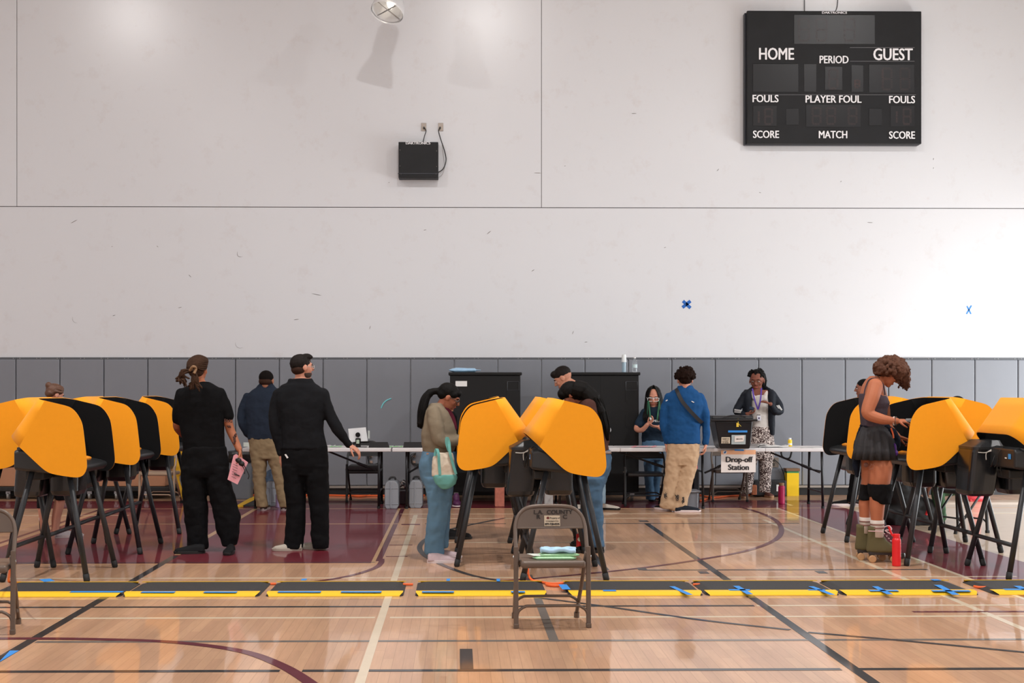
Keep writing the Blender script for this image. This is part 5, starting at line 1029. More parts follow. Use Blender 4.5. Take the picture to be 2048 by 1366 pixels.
# ---- 5 long black hair
f = Fig('person with very long black hair and brown top bending into the centre booth', 1104, 1190, SK('e', '9A5F48'))
g = BM(); BRT = cloth('brown_top', '4A302A')
f.rows(g, [(795, 1165, 1190, .1, .0), (806, 1156, 1200, .13, 0), (830, 1153, 1209, .14, 0), (860, 1155, 1212, .14, 0), (890, 1158, 1216, .13, 0), (906, 1160, 1219, .13, 0)]); f.limb(g, [(1178, 812, 15, -.12), (1182, 850, 12, -.16), (1165, 880, 10, -.1)]); f.limb(g, [(1190, 815, 12, .1), (1207, 850, 8, .1), (1213, 875, 7, .08), (1208, 898, 6, .04)])
organic('top', g, BRT, f.t, .01, 3, .012, .08); f.hand(1207, 900, .04, (-.1, 0, -1), (0, 1, 0), .5, .9); f.hand(1163, 882, -.1, (-1, .3, 0), (0, 0, -1), .4, .9)
g = BM(); f.rows(g, [(900, 1160, 1220, .125, 0), (915, 1158, 1222, .135, 0), (935, 1157, 1222, .14, 0), (955, 1160, 1216, .13, 0), (968, 1163, 1210, .12, 0)])
f.rows(g, [(955, 1164, 1212, .1, -.06), (985, 1169, 1205, .09, -.06), (1020, 1170, 1205, .08, -.06), (1060, 1173, 1207, .08, -.06), (1093, 1174, 1208, .08, -.06)]); f.rows(g, [(955, 1158, 1206, .1, .1), (985, 1160, 1200, .09, .1), (1040, 1162, 1194, .08, .1), (1088, 1162, 1196, .08, .1)])
o = organic('jeans', g, DEN2, f.t, .009, 3, .028, .08); g = BM(); rings(g, [f.ring(901, 1159, 1222, .13, 0), f.ring(907, 1158, 1223, .135, 0)]); obj('belt', g, M('belt_studded', '8A7A70', .4, .4, var=.5, vscale=80), f.t, smooth=True)
f.shoe(1206, 1105, .26, 268, BSH, BSOLE, .05, .085); f.shoe(1198, 1092, .26, 270, BSH, BSOLE, .05, .085)
f.head(1140, 790, 50, 275, 42, neck=(1168, 806, 11, 0))
def ex(bm):
    tube(bm, smooth_path([f.pt(1148, 778, -.02), f.pt(1172, 786, -.05), f.pt(1190, 805, -.08), f.pt(1203, 830, -.09), f.pt(1209, 855, -.08), f.pt(1213, 872, -.06)], 5), [.09] * 5 + [.075] * 5 + [.05] * 5 + [.035] * 5 + [.025] * 5 + [.01], 12)
    tube(bm, smooth_path([f.pt(1148, 780, .08), f.pt(1175, 792, .05), f.pt(1196, 820, .03), f.pt(1206, 850, .0), f.pt(1211, 866, 0)], 5), [.085] * 5 + [.065] * 5 + [.045] * 5 + [.03] * 5 + [.01], 12)
f.hairblob(HB, [(0, -.08, .14, .37, .45, .38), (0, -.2, -.1, .33, .3, .3), (0, .2, .2, .3, .2, .25)], .006, .004, .03, extra=ex); f.bundle(HB, [(1140, 786, 0, 3), (1146, 777, 0, 13), (1160, 779, 0, 19), (1183, 792, -.04, 20), (1200, 824, -.07, 14), (1209, 855, -.08, 10), (1213, 880, -.06, 4)], 150, .0055, seed=5, jit=1); f.done()
# ---- 6 short-haired man behind
f = Fig('person with short dark hair and beige jacket looking down behind the long-haired woman', 1022, 1180, SK('f', 'B8826A'))
g = BM(); f.rows(g, [(764, 1143, 1164, .07, 0), (770, 1138, 1172, .1, 0), (780, 1134, 1181, .13, 0), (792, 1132, 1187, .14, 0), (815, 1132, 1190, .14, 0), (850, 1138, 1192, .14, 0), (895, 1146, 1202, .13, 0)]); f.limb(g, [(1165, 790, 10, -.13), (1160, 830, 9, -.17), (1140, 850, 7, -.15)]); f.limb(g, [(1150, 785, 9, .13), (1145, 830, 9, .16), (1130, 850, 7, .15)])
organic('jacket', g, cloth('beige_jacket', 'A08D80', bs=300), f.t, .01, 3, .016, .06); f.hand(1138, 852, -.15, (-1, .2, -.1), (0, 0, -1), .4, .9); f.hand(1128, 852, .15, (-1, .2, -.1), (0, 0, -1), .4, .9)
g = BM(); f.rows(g, [(888, 1150, 1204, .125, 0), (905, 1152, 1206, .13, 0), (925, 1156, 1208, .12, 0)]); f.rows(g, [(910, 1178, 1208, .1, 0), (950, 1183, 1211, .09, 0), (985, 1186, 1211, .08, 0), (1008, 1188, 1211, .08, 0)]); f.rows(g, [(910, 1154, 1186, .1, 0), (950, 1156, 1184, .09, 0), (1008, 1160, 1184, .08, 0)])
organic('jeans', g, cloth('denim_pale', '7F95A3', bs=500, var=.2), f.t, .01, 3, .02, .07); f.shoe(1196, 1019, .27, 110, M('sneaker_white', 'BFB8AE', .6, var=.3, vscale=30), BSOLE); f.shoe(1168, 1021, .27, 250, M('sneaker_white', 'BFB8AE', .6, var=.3, vscale=30), BSOLE)
f.head(1126, 757, 47, 283, 32, neck=(1152, 771, 8.5, 0)); f.hairblob(M('hair_fade', '221A16'), [(0, -.07, .19, .33, .4, .34), (0, .22, .34, .26, .18, .16)], .006, .006, .02); f.done()
# ---- 7 green-haired woman
f = Fig('person with long black and green hair, clear glasses and navy t-shirt behind the table', 1004, 1305, SK('g', 'BE836C'))
NT = cloth('navy_tee', '1D2A38', bs=300)
g = BM(); f.rows(g, [(813, 1298, 1320, .05, 0), (817, 1292, 1325, .07, 0), (823, 1286, 1331, .09, 0), (835, 1283, 1334, .1, 0), (855, 1284, 1333, .11, 0), (875, 1283, 1333, .11, 0), (884, 1284, 1332, .11, 0)])
f.limb(g, [(1289, 824, 7.5, 0), (1281, 840, 8.5, -.02), (1277, 848, 8.5, -.05)]); f.limb(g, [(1329, 824, 7.5, 0), (1336, 840, 8.5, -.02), (1338, 848, 8.5, -.05)])
o = organic('t_shirt', g, NT, f.t, .008, 3, .012, .07); text('MELA', 'shirt_lettering', M('shirt_white', 'C9CDD0', .6), f.t, f.pt(1314, 842, -.118), XA, ZA, .042, 1, .001, .002)
f.limb(None, [(1277, 846, 5.6, -.05), (1273, 858, 5.4, -.08), (1284, 860, 5, -.16), (1295, 849, 4.2, -.22)]); f.hand(1295, 849, -.22, (.7, -.1, .6), (.2, -.3, .9), .7, .85, thumb=-1)
f.limb(None, [(1337, 846, 5.6, -.05), (1338, 862, 5.4, -.08), (1328, 860, 5, -.16), (1318, 854, 4.2, -.22)]); f.hand(1319, 854, -.22, (-.95, -.1, .1), (0, .3, .9), .35, .85, thumb=1)
g = BM(); f.rows(g, [(880, 1284, 1332, .11, 0), (895, 1283, 1331, .12, 0), (910, 1286, 1328, .12, 0), (920, 1288, 1324, .1, 0)]); f.rows(g, [(912, 1287, 1308, .09, 0), (945, 1289, 1307, .08, 0), (970, 1290, 1306, .075, 0), (994, 1292, 1309, .075, 0), (999, 1292, 1310, .075, 0)]); f.rows(g, [(912, 1304, 1327, .09, 0.02), (945, 1303, 1322, .08, .05), (970, 1303, 1320, .075, .08), (996, 1303, 1318, .075, .08)])
organic('jeans', g, DEN2, f.t, .009, 3, .02, .06); f.shoe(1301, 1000, .25, 178, BSH, BSOLE); f.shoe(1312, 997, .25, 170, BSH, BSOLE)
f.head(1307, 794, 42, 190, 18, neck=(1308, 818, 6.5, 0)); f.glasses(M('frame_clear_white', 'D9DADB', .2), .115)
HL = M('hair_black_long', '0A0807', .55, spec=.2, bump=.5, bscale=100)
f.hairblob(HL, [(0, -.12, .17, .35, .4, .35), (0, -.24, -.3, .4, .2, .5)], .006, .004, .02)
def curtain(m, n, nm, r, o0, o1, yb, y0=770, seed=3):
    random.seed(seed); bm = BM()
    for i in range(n):
        t = o0 + (o1 - o0) * i / (n - 1); sg = -1 if i % 2 else 1; j = random.uniform(-.8, .8); bk = .1 * t; ye = yb + random.uniform(-5, 3)
        P_ = [(1307 + sg * .5, 770.5 + t, -.03 + .1 * t), (1307 + sg * (3.5 + 6 * t), 775.5 + t, -.075 + bk), (1307 + sg * (8.2 + 6.5 * t), 786, -.092 + bk), (1308 + sg * (11.5 + 5.5 * t) + j, 802, -.08 + bk), (1308 + sg * (10 + 9 * t) + j, 818, -.1 + bk * .9), (1308 + sg * (9 + 12 * t) + j, 830, -.13 + bk * .6), (1308 + sg * (8 + 13 * t) + 2 * j, ye, -.15 + bk * .5)]
        P_ = [q for q in P_ if q[1] >= y0]; pp = smooth_path([f.pt(*q) for q in P_], 5); tube(bm, pp, [r] * (len(pp) - 4) + [r * .8, r * .6, r * .4, r * .2], 5)
    return obj(nm, bm, m, f.t, smooth=True)
curtain(HL, 130, 'long_strands', .0065, 0, 1.0, 840)
curtain(M('hair_green', '17603F', .5, bump=.5, bscale=100, var=.3), 14, 'green_streaks', .0045, -.15, .1, 841, 800, 8); curtain(M('hair_green', '1B7351'), 3, 'green_fringe_streaks', .005, .3, .4, 806, 785, 4)
f.done(.005)
bm = BM(); ball(bm, f.pt(1301, 837.5, -.29), (.012, .012, .018)); tag(obj('small_white_object', bm, PAP, smooth=True), 'small white roll held in the green-haired woman\'s fingers', 'roll')
# ---- 8 curly man in blue
f = Fig('person with curly hair, blue pullover and cream trousers, black strap across the back', 1023, 1368, SK('h', 'C48A72'))
BP = cloth('blue_knit', '1B4878', bs=350, var=.18); g = BM()
f.rows(g, [(771, 1355, 1385, .06, 0), (777, 1352, 1388, .07, 0), (783, 1342, 1396, .09, 0), (792, 1334, 1404, .11, 0), (810, 1331, 1408, .125, 0), (840, 1333, 1402, .13, 0), (870, 1334, 1400, .13, 0), (886, 1333, 1401, .13, 0), (888, 1334, 1400, .12, 0)])
f.limb(g, [(1338, 795, 9.5, 0), (1329, 820, 9, 0), (1327, 850, 8, -.01), (1332, 876, 6.5, .02), (1333, 884, 6, .03)]); f.limb(g, [(1399, 795, 10, 0), (1408, 820, 10, 0), (1412, 850, 8.5, -.01), (1412, 876, 7.5, 0), (1411, 885, 7.5, 0)])
organic('pullover', g, BP, f.t, .009, 3, .02, .09)
f.limb(None, [(1333, 880, 4.5, .03), (1333, 888, 4.2, .03)]); f.hand(1333, 888, .03, (0, .1, -1), (1, 0, 0), .5, .9, thumb=-1); f.limb(None, [(1411, 880, 5, 0), (1411, 889, 4.5, 0)]); f.hand(1411, 888, 0, (-.1, .0, -1), (-1, .0, -.1), .6, .95, thumb=-1)
g = BM(); f.rows(g, [(880, 1335, 1399, .115, 0), (895, 1334, 1399, .125, 0), (915, 1333, 1398, .125, 0), (930, 1332, 1395, .11, 0)])
f.rows(g, [(915, 1332, 1366, .11, 0), (945, 1330, 1361, .1, 0), (975, 1326, 1354, .095, 0), (1000, 1322, 1349, .095, 0), (1010, 1318, 1350, .1, 0), (1017, 1322, 1348, .09, 0)]); f.rows(g, [(915, 1362, 1397, .11, 0), (945, 1357, 1391, .1, 0), (975, 1349, 1384, .095, 0), (1000, 1342, 1375, .095, 0), (1012, 1337, 1373, .1, 0), (1020, 1339, 1368, .09, 0)])
o = organic('trousers', g, cloth('cream_cotton', 'B99C7E', bs=500, var=.08), f.t, .009, 3, .03, .07)
bm = BM()
for x, y in ((1331, 990), (1354, 995), (1366, 1001)):
    for k in range(7): random.seed(k + int(x)); tube(bm, smooth_path([f.pt(x + random.uniform(-3.5, 3.5), y + random.uniform(-7, 7), -.108), f.pt(x + random.uniform(-3, 3), y + random.uniform(-7, 7), -.112), f.pt(x + random.uniform(-3.5, 3.5), y + random.uniform(-7, 7), -.108)], 4), .0035, 5)
obj('printed_motif', bm, INK, o)
f.shoe(1344, 1021, .27, 320, BSH, WSOLE); f.shoe(1351, 1024, .29, 92, cloth('shoe_navy', '20242C'), WSOLE, .05, .085)
f.head(1370, 761, 43, 3, 5, neck=(1369, 782, 10, 0), wide=1.06)
def ex(bm):
    random.seed(4)
    for i in range(150):
        a = random.uniform(0, 2 * PI); z = random.uniform(.05, .62); r = math.sqrt(max(0, 1 - ((z - .2) / .46) ** 2)); ball(bm, f.L(.43 * r * math.cos(a), -.08 + .46 * r * math.sin(a), z), random.uniform(.01, .018), seg=6)
CU = M('hair_curly', '1E120D', .9, spec=.1, bump=1, bscale=90, var=.4, vscale=60)
f.hairblob(CU, [(0, -.1, .24, .43, .46, .33), (0, -.22, .0, .29, .24, .2)], .006, .012, .015, extra=ex, sm=1)
bm = BM(); ps = smooth_path([f.pt(x, y, dy) for x, y, dy in ((1352, 777, -.07), (1356, 786, -.125), (1364, 802, -.155), (1376, 817, -.16), (1390, 832, -.155), (1400, 842, -.12), (1404, 846, -.02), (1385, 840, .13), (1355, 800, .14), (1350, 778, .05))], 5)
rings(bm, [[p + V3(.022 * a * .8, .003 * b, .022 * a * .6) for a, b in ((-1, -1), (1, -1), (1, 1), (-1, 1))] for p in ps]); obj('shoulder_strap', bm, M('strap_black', '17171A', .6), f.t)
bm = BM(); 
for x0, y0, x1, y1 in ((1331.5, 802, 1335, 800), (1383, 802.5, 1388, 805)): tube(bm, [f.pt(x0, y0, -.128), f.pt(x1, y1, -.128)], .006, 6)
obj('reflective_tabs', bm, PAP, f.t); f.done(.005)
# ---- 9 lanyard woman
f = Fig('person in glasses, black jacket, purple lanyard and patterned trousers behind the drop-off box', 998, 1518, SK('i', '7E4B3A'))
g = BM(); JK = cloth('black_jacket', '1B1F27', rough=.6)
WT = cloth('white_top', 'C9C3BE'); f.rows(g, [(786, 1509, 1531, .06, 0), (792, 1503, 1537, .092, 0), (805, 1501, 1539, .1, 0), (830, 1502, 1538, .105, 0), (852, 1502, 1538, .11, 0), (856, 1503, 1538, .11, 0)]); f.limb(g, [(1507, 796, 3, -.085), (1505, 784, 3, -.055)], 0); f.limb(g, [(1530, 797, 4.5, -.085), (1532, 784, 4.5, -.05)], 0); organic('white_top', g, WT, f.t, .008, 3, .01, .06)
f.rows(None, [(780, 1504, 1536, .075, -.01), (790, 1492, 1544, .08, 0), (800, 1490, 1545, .07, .02)], 1)
g = BM()
for sx, xc in ((-1, 1494), (1, 1541)):
    f.rows(g, [(779, xc - 6 - 2 * sx, xc + 6 - 2 * sx, .09, .02), (786, xc - 9, xc + 9, .105, .01), (800, xc - 9, xc + 9, .115, 0), (830, xc - 8, xc + 8, .12, 0), (855, xc - 8 + (0 if sx > 0 else 2), xc + 8, .12, 0), (870, xc - 6, xc + 7, .11, 0)], 0)
f.rows(g, [(778, 1500, 1535, .06, .08), (790, 1490, 1546, .07, .07), (830, 1488, 1548, .06, .09), (868, 1492, 1548, .06, .09)], 0)
f.limb(g, [(1490, 790, 8, 0), (1480, 808, 8, -.02), (1473, 822, 7.5, -.06), (1484, 828, 6.5, -.15), (1492, 830, 5.5, -.2)]); f.limb(g, [(1545, 790, 8.5, 0), (1556, 808, 8.5, -.02), (1560, 822, 8, -.06), (1550, 822, 7, -.14), (1543, 810, 6, -.2)])
capsule(g, [f.pt(1497, 782, -.06), f.pt(1507, 775, .04), f.pt(1528, 774, .05), f.pt(1540, 781, -.05)], .028)
o = organic('jacket', g, JK, f.t, .009, 3, .012, .07)
bm = BM()
for k in range(3): tube(bm, [f.pt(1469 + 0, 819 + k * 2.6, -.125), f.pt(1483 - k, 821 + k * 2.2, -.2)], .0055, 6); tube(bm, [f.pt(1553 + k * 2.3, 811 - k * .4, -.12), f.pt(1561 + k * 1.6, 822 - k, -.12)], .0055, 6)
obj('sleeve_stripes', bm, PAP, o)
f.limb(None, [(1490, 829, 4, -.19), (1495, 828, 4, -.22)]); f.hand(1495, 828, -.22, (.8, -.15, .2), (.2, -.2, .9), .75, .85, thumb=-1)
f.limb(None, [(1544, 812, 4, -.19), (1541, 808, 4, -.22)]); f.hand(1541, 809, -.22, (-.75, -.1, .45), (-.2, .2, -.9), .5, .85, thumb=-1)
PT = M('patterned_cotton', 'C9B8B0', .8)
nt = PT.node_tree; vo = nt.nodes.new('ShaderNodeTexNoise'); vo.inputs['Scale'].default_value = 28; vo.inputs['Detail'].default_value = 1; vo.inputs['Distortion'].default_value = 2.5; tc = nt.nodes.new('ShaderNodeTexCoord'); nt.links.new(tc.outputs['Object'], vo.inputs['Vector']); cr = nt.nodes.new('ShaderNodeValToRGB'); cr.color_ramp.interpolation = 'CONSTANT'; cr.color_ramp.elements[0].color = col('3A2523'); cr.color_ramp.elements[1].position = .53; cr.color_ramp.elements[1].color = col('CFC3BC'); nt.links.new(vo.outputs['Fac'], cr.inputs[0]); nt.links.new(cr.outputs[0], nt.nodes['Principled BSDF'].inputs['Base Color'])
g = BM(); f.rows(g, [(853, 1500, 1540, .11, 0), (870, 1496, 1546, .125, 0), (888, 1494, 1549, .13, 0), (905, 1494, 1549, .125, 0), (918, 1494, 1547, .11, 0)]); f.rows(g, [(905, 1493, 1520, .1, 0), (940, 1488, 1509, .09, 0), (970, 1484, 1505, .085, 0), (986, 1483, 1503, .085, 0)]); f.rows(g, [(905, 1517, 1546, .1, 0), (940, 1519, 1543, .09, 0), (970, 1519, 1541, .085, 0), (984, 1518, 1540, .085, 0)])
organic('trousers', g, PT, f.t, .008, 3, .02, .06)
SLP = M('slipon_brown', '6B3F34', .7); SLS = M('sole_tan', 'B08A6A', .6); f.shoe(1490, 994, .25, 195, SLP, SLS, .05, .075); f.shoe(1530, 993, .25, 170, SLP, SLS, .05, .075)
f.head(1514, 761, 42, 203, 14, neck=(1518, 784, 7, 0), wide=1.05); f.glasses(M('frame_brown', '7A4A3A', .2), .13)
def ex(bm):
    random.seed(9)
    for i in range(70):
        a = random.uniform(.1, 2 * PI); z = random.uniform(.18, .5); r = math.sqrt(max(0, 1 - ((z - .12) / .44) ** 2)); y = -.1 + .42 * r * math.sin(a)
        if y > .25 and z < .34: continue
        capsule(bm, [f.L(.35 * r * math.cos(a), y, z), f.L(.39 * r * math.cos(a) + .04, y * 1.05 - .03, z + .02)], .011, 6)
    for k in range(5): capsule(bm, [f.L(-.3, -.15 - .05 * k, .2), f.L(-.36, -.15 - .05 * k, -.1), f.L(-.34, -.18, -.36 + .04 * k)], .012, 6)
f.hairblob(HB, [(0, -.12, .2, .345, .38, .33), (0, -.28, .0, .3, .2, .3), (-.2, -.22, -.15, .17, .2, .25)], .006, .006, .015, extra=ex, sm=1)
bm = BM(); PU = M('lanyard_purple', '4B2A9A', .6)
for pts in (((1505, 777, -.085), (1507, 790, -.115), (1511, 805, -.125), (1516, 819, -.13)), ((1523, 776, -.08), (1522, 790, -.115), (1520, 805, -.125), (1516, 819, -.13))):
    ps = smooth_path([f.pt(*q_) for q_ in pts], 4); rings(bm, [[p + V3(.009 * a, .002 * b, 0) for a, b in ((-1, -1), (1, -1), (1, 1), (-1, 1))] for p in ps])
obj('lanyard', bm, PU, f.t)
bm = BM(); obox(bm, f.pt(1518, 836, -.14), XA, YA, ZA, (.027, .002, .033)); o = obj('id_badge', bm, M('badge_white', 'D6D6E0', .4), f.t); bm = BM(); obox(bm, f.pt(1518, 836.5, -.143), XA, YA, ZA, (.009, .001, .013)); obj('badge_photo', bm, M('badge_photo', '3A2A5A', .5), o); bm = BM(); obox(bm, f.pt(1517, 830, -.14), XA, YA, ZA, (.024, .003, .005)); obj('badge_clip', bm, INK, o)
f.done(.005)
bm = BM(); obox(bm, f.pt(1503.5, 817, -.3), Vector((.9, 0, -.25)), Vector((0, .8, -.6)), Vector((.25, .6, .75)), (.035, .012, .022)); o = tag(obj('phone', bm, M('phone_navy', '1E2C3C', .2), bevel=.006), 'dark phone held by the woman with the lanyard', 'phone')
# ---- 10 roller skater
f = Fig('person with curly hair, tank top, pleated skirt and roller skates, voting at the right booth', 1122, 1752, SK('j', 'B06A4A'))
b_ = f.body
f.rows(None, [(752, 1740, 1766, .055, 0), (760, 1732, 1768, .08, 0), (770, 1726, 1768, .1, 0), (785, 1722, 1768, .12, 0), (800, 1721, 1772, .12, 0), (820, 1722, 1770, .105, 0), (840, 1724, 1770, .105, 0), (856, 1724, 1772, .105, 0), (880, 1724, 1775, .11, 0), (905, 1726, 1777, .105, 0)], 1)
g = BM(); f.rows(g, [(787, 1720, 1766, .12, 0), (797, 1719, 1774, .13, 0), (806, 1719, 1778, .13, 0), (818, 1720, 1774, .118, 0), (832, 1721, 1772, .112, 0), (848, 1723, 1774, .115, 0), (853, 1723, 1774, .115, 0)], 0)
organic('tank_top', g, cloth('grey_tank', '4A4048', bs=300), f.t, .007, 2, .008, .05)
bm = BM(); 
for dy in (-.1, .09):
    tube(bm, smooth_path([f.pt(1728, 789, dy - .02 * (dy < 0)), f.pt(1731, 775, dy * 1.1), f.pt(1738, 760, dy * .95), f.pt(1750, 756.5, dy * 1.0), f.pt(1763, 764, dy * 1.1), f.pt(1768, 776, dy * 1.12), f.pt(1770, 790, dy)], 4), .006, 6)
obj('shoulder_straps', bm, cloth('grey_tank', '4A4048'), f.t)
f.limb(None, [(1750, 772, 15.5, -.1), (1744, 795, 14.5, -.14), (1736, 818, 13, -.16), (1738, 829, 12, -.17), (1762, 838, 10.5, -.19), (1780, 841, 8, -.18), (1793, 842, 6.6, -.17)]); f.hand(1794, 842, -.17, (1, .1, -.02), (0, .4, -.9), .6, .82, thumb=-1)
f.limb(None, [(1756, 772, 14, .1), (1768, 810, 11, .16), (1775, 850, 9, .2), (1795, 872, 6, .18)]); f.hand(1796, 873, .17, (1, -.2, -.35), (-.2, -.1, -1), .5, .9, thumb=1, point=True)
g = BM(); SKT = cloth('charcoal_skirt', '3B3A3C', bs=500)
def sring(y, xl, xr, dr, amp, n=96):
    c = f.pt((xl + xr) / 2, y, 0); w = (xr - xl) / 2 * f.u; return [c + RT * (w + amp * math.sin(15 * a + .7 * math.sin(3 * a))) * math.cos(a) + FW * (dr + amp * math.sin(15 * a + .7 * math.sin(3 * a))) * math.sin(a) for a in (2 * PI * i / n for i in range(n))]
rings(g, [sring(850, 1724, 1774, .115, 0), sring(862, 1721, 1777, .125, .001), sring(863, 1720, 1779, .13, .004), sring(880, 1714, 1785, .15, .01), sring(900, 1711, 1788, .165, .014), sring(919, 1708, 1790, .175, .018), sring(917, 1712, 1786, .16, .016), sring(890, 1718, 1780, .13, .008)], cap=False); obj('skirt', g, SKT, f.t, smooth=True)
f.rows(None, [(900, 1745, 1774, .075, -.04), (917, 1740, 1780, .085, -.05), (932, 1738, 1784, .095, -.06), (955, 1738, 1781, .095, -.06), (975, 1739, 1777, .085, -.06), (995, 1740, 1771, .075, -.06), (1015, 1740, 1768, .07, -.06), (1035, 1742, 1766, .06, -.06), (1060, 1745, 1764, .05, -.06), (1085, 1747, 1765, .045, -.06)], 1)
f.rows(None, [(905, 1722, 1764, .1, .1), (930, 1723, 1760, .095, .1), (960, 1724, 1752, .085, .1), (985, 1721, 1746, .075, .1), (1010, 1718, 1741, .068, .1), (1035, 1720, 1740, .06, .1), (1060, 1722, 1739, .05, .1), (1080, 1724, 1741, .045, .1)], 1)
KP = cloth('knee_pad', '101012'); g = BM(); f.rows(g, [(968, 1736, 1783, .105, -.06), (985, 1737, 1784, .105, -.06), (1000, 1742, 1781, .1, -.06), (1008, 1758, 1780, .08, -.08)], 0); o = organic('knee_pad', g, KP, f.t, .008, 3, .015, .04)
g = BM(); f.rows(g, [(968, 1722, 1755, .095, .1), (985, 1720, 1751, .09, .1), (1000, 1716, 1748, .085, .1)], 0); organic('knee_pad', g, KP, f.t, .008, 3, .015, .04)
SO = M('sock_cream', 'D2C6BC', .9, bump=.3); ST = M('sock_stripe', '8A625A', .9)
for xl, xr, y0, y1, dy in ((1741, 1768, 1040, 1074, -.06), (1719, 1742, 1034, 1066, .1)):
    bm = BM(); rings(bm, [f.ring(y0, xl, xr, .062, dy), f.ring(y0 + 10, xl + .5, xr - .5, .06, dy), f.ring(y1, xl + 3, xr - 2, .056, dy)]); o = obj('sock', bm, SO, f.t, smooth=True)
    for k in (7, 14): bm = BM(); rings(bm, [f.ring(y0 + k, xl - .2, xr + .2, .0635, dy), f.ring(y0 + k + 2.6, xl, xr, .0635, dy)]); obj('stripe', bm, ST, o, smooth=True)
OLV = M('skate_suede', '5E5636', .8, bump=.3, var=.15, vscale=15); WHL = M('wheel_tan', 'B58A60', .5); PL = M('skate_plate', '2A2220', .4)
for hx, gy, dy in ((1752, 1123, -.06), (1729, 1114, .1)):
    c = P(hx, gy, f.d + dy); c.z = 0; th = 0.0
    sk = None; D, S = V3(.985, -.17, 0), V3(.17, .985, 0)
    bm = BM(); rs = []
    for z, x0, x1, w in ((.085, -.075, .2, .045), (.1, -.08, .205, .05), (.125, -.08, .195, .05), (.15, -.075, .14, .048), (.18, -.072, .09, .047), (.22, -.07, .065, .048), (.27, -.068, .058, .052), (.3, -.068, .055, .055)):
        rs.append([c + D * ((x0 + x1) / 2 + (x1 - x0) / 2 * math.copysign(abs(math.cos(a)) ** .8, math.cos(a))) + S * (w * math.sin(a)) + UP * z for a in (2 * PI * i / 22 for i in range(22))])
    rings(bm, rs); sk = obj('roller_skate', bm, OLV, f.t, smooth=True)
    bm = BM(); obox(bm, c + D * .05 + UP * .075, D, S, UP, (.11, .035, .012)); obox(bm, c - D * .035 + UP * .05, D, S, UP, (.02, .02, .02)); obox(bm, c + D * .14 + UP * .05, D, S, UP, (.02, .02, .02)); obj('plate', bm, PL, sk)
    for dx in (-.035, .14):
        for dw in (-.058, .058):
            q_ = c + D * dx + S * dw + UP * .031; bm = BM(); rings(bm, [[q_ + S * e_ + (D * math.cos(a) + UP * math.sin(a)) * r for a in (2 * PI * i / 20 for i in range(20))] for e_, r in ((-.018, .024), (-.014, .031), (.014, .031), (.018, .024))]); w_ = obj('wheel', bm, WHL, sk)
    bm = BM(); q_ = c + D * .21 + UP * .055; cyl(bm, q_ + UP * .02, q_ - UP * .02 + D * .01, .025, 14); obj('toe_stop', bm, PL, sk)
    bm = BM(); 
    for k in range(6): a_ = c + D * (.065 + k * .018) + UP * (.24 - k * .02); tube(bm, [a_ - S * .03, a_ + D * .006, a_ + S * .03], .004, 5)
    if dy < 0:
        tube(bm, smooth_path([c + D * .05 + S * -.03 + UP * .29, c + D * .1 + S * -.04 + UP * .31, c + D * .12 - S * .05 + UP * .28, c + D * .07 - S * .045 + UP * .27, c + D * .12 - S * .05 + UP * .24], 5), .005, 6); tube(bm, [c + D * -.07 - S * .057 + UP * .265, c + D * .05 - S * .055 + UP * .262], .004, 6)
    obj('laces', bm, M('lace_pink', 'D9B5B8', .7), sk)
f.head(1779, 748, 50, 88, 38, neck=(1753, 765, 9.5, 0))
CH = M('hair_curls', '5A3E32', .9, spec=.1, bump=1, bscale=80, var=.6, vscale=30)
def ex(bm):
    random.seed(21)
    for i in range(330):
        a = random.uniform(0, 2 * PI); e_ = math.acos(random.uniform(-.35, 1)); x = 1782 + 33 * math.sin(e_) * math.cos(a); y = 739 - 26 * math.cos(e_); dd = .14 * math.sin(e_) * math.sin(a)
        ball(bm, f.pt(x + random.uniform(-1.5, 1.5), y + random.uniform(-1.5, 1.5), dd), random.uniform(.012, .019), seg=6)
    for i in range(46):
        x = random.uniform(1796, 1819); y0 = 738; L_ = random.uniform(22, 44) if x > 1800 else random.uniform(10, 40); dd = random.uniform(-.1, .1)
        pts = [f.pt(x + 1.8 * math.sin(k * 2.4 + i), y0 + L_ * k / 7, dd + .01 * math.cos(k * 2.4 + i)) for k in range(8)]; tube(bm, smooth_path(pts, 3), .007, 6)
    for i in range(26):
        x = random.uniform(1748, 1766); L_ = random.uniform(10, 24); pts = [f.pt(x + 1.5 * math.sin(k * 2.4 + i), 728 + L_ * k / 5, random.uniform(-.13, .1) * .8) for k in range(6)]; tube(bm, smooth_path(pts, 3), .009, 6)
bm = BM(); f.blob(bm, 1778, 734, 25, 22, .13); f.blob(bm, 1795, 742, 20, 22, .13); f.blob(bm, 1765, 738, 15, 17, .12); f.blob(bm, 1808, 755, 9, 20, .1); ex(bm); organic('hair', bm, CH, f.t, .005, 0, .012, .02)
bm = BM(); 
for k, (x, m_) in enumerate(((1789.5, 0), (1793, 1))): pass
PB = M('bracelet_white', 'D9CFC8', .5); BD = M('bracelet_dark', '4A423C', .5)
for x, m_ in ((1788, PB), (1792, BD)):
    bm = BM(); 
    for i in range(16): a = 2 * PI * i / 16; ball(bm, f.pt(x + 2 * math.sin(a), 842 + 8.0 * math.cos(a), -.17 + .034 * math.sin(a)), .0055, seg=6)
    obj('bracelet', bm, m_, f.t, smooth=True)
bm = BM(); tube(bm, smooth_path([f.pt(1752, 748, -.06), f.pt(1757, 753, -.068), f.pt(1763, 762, -.06), f.pt(1767, 768, -.03)], 4), .0025, 5); obj('necklace', bm, INK, f.t)
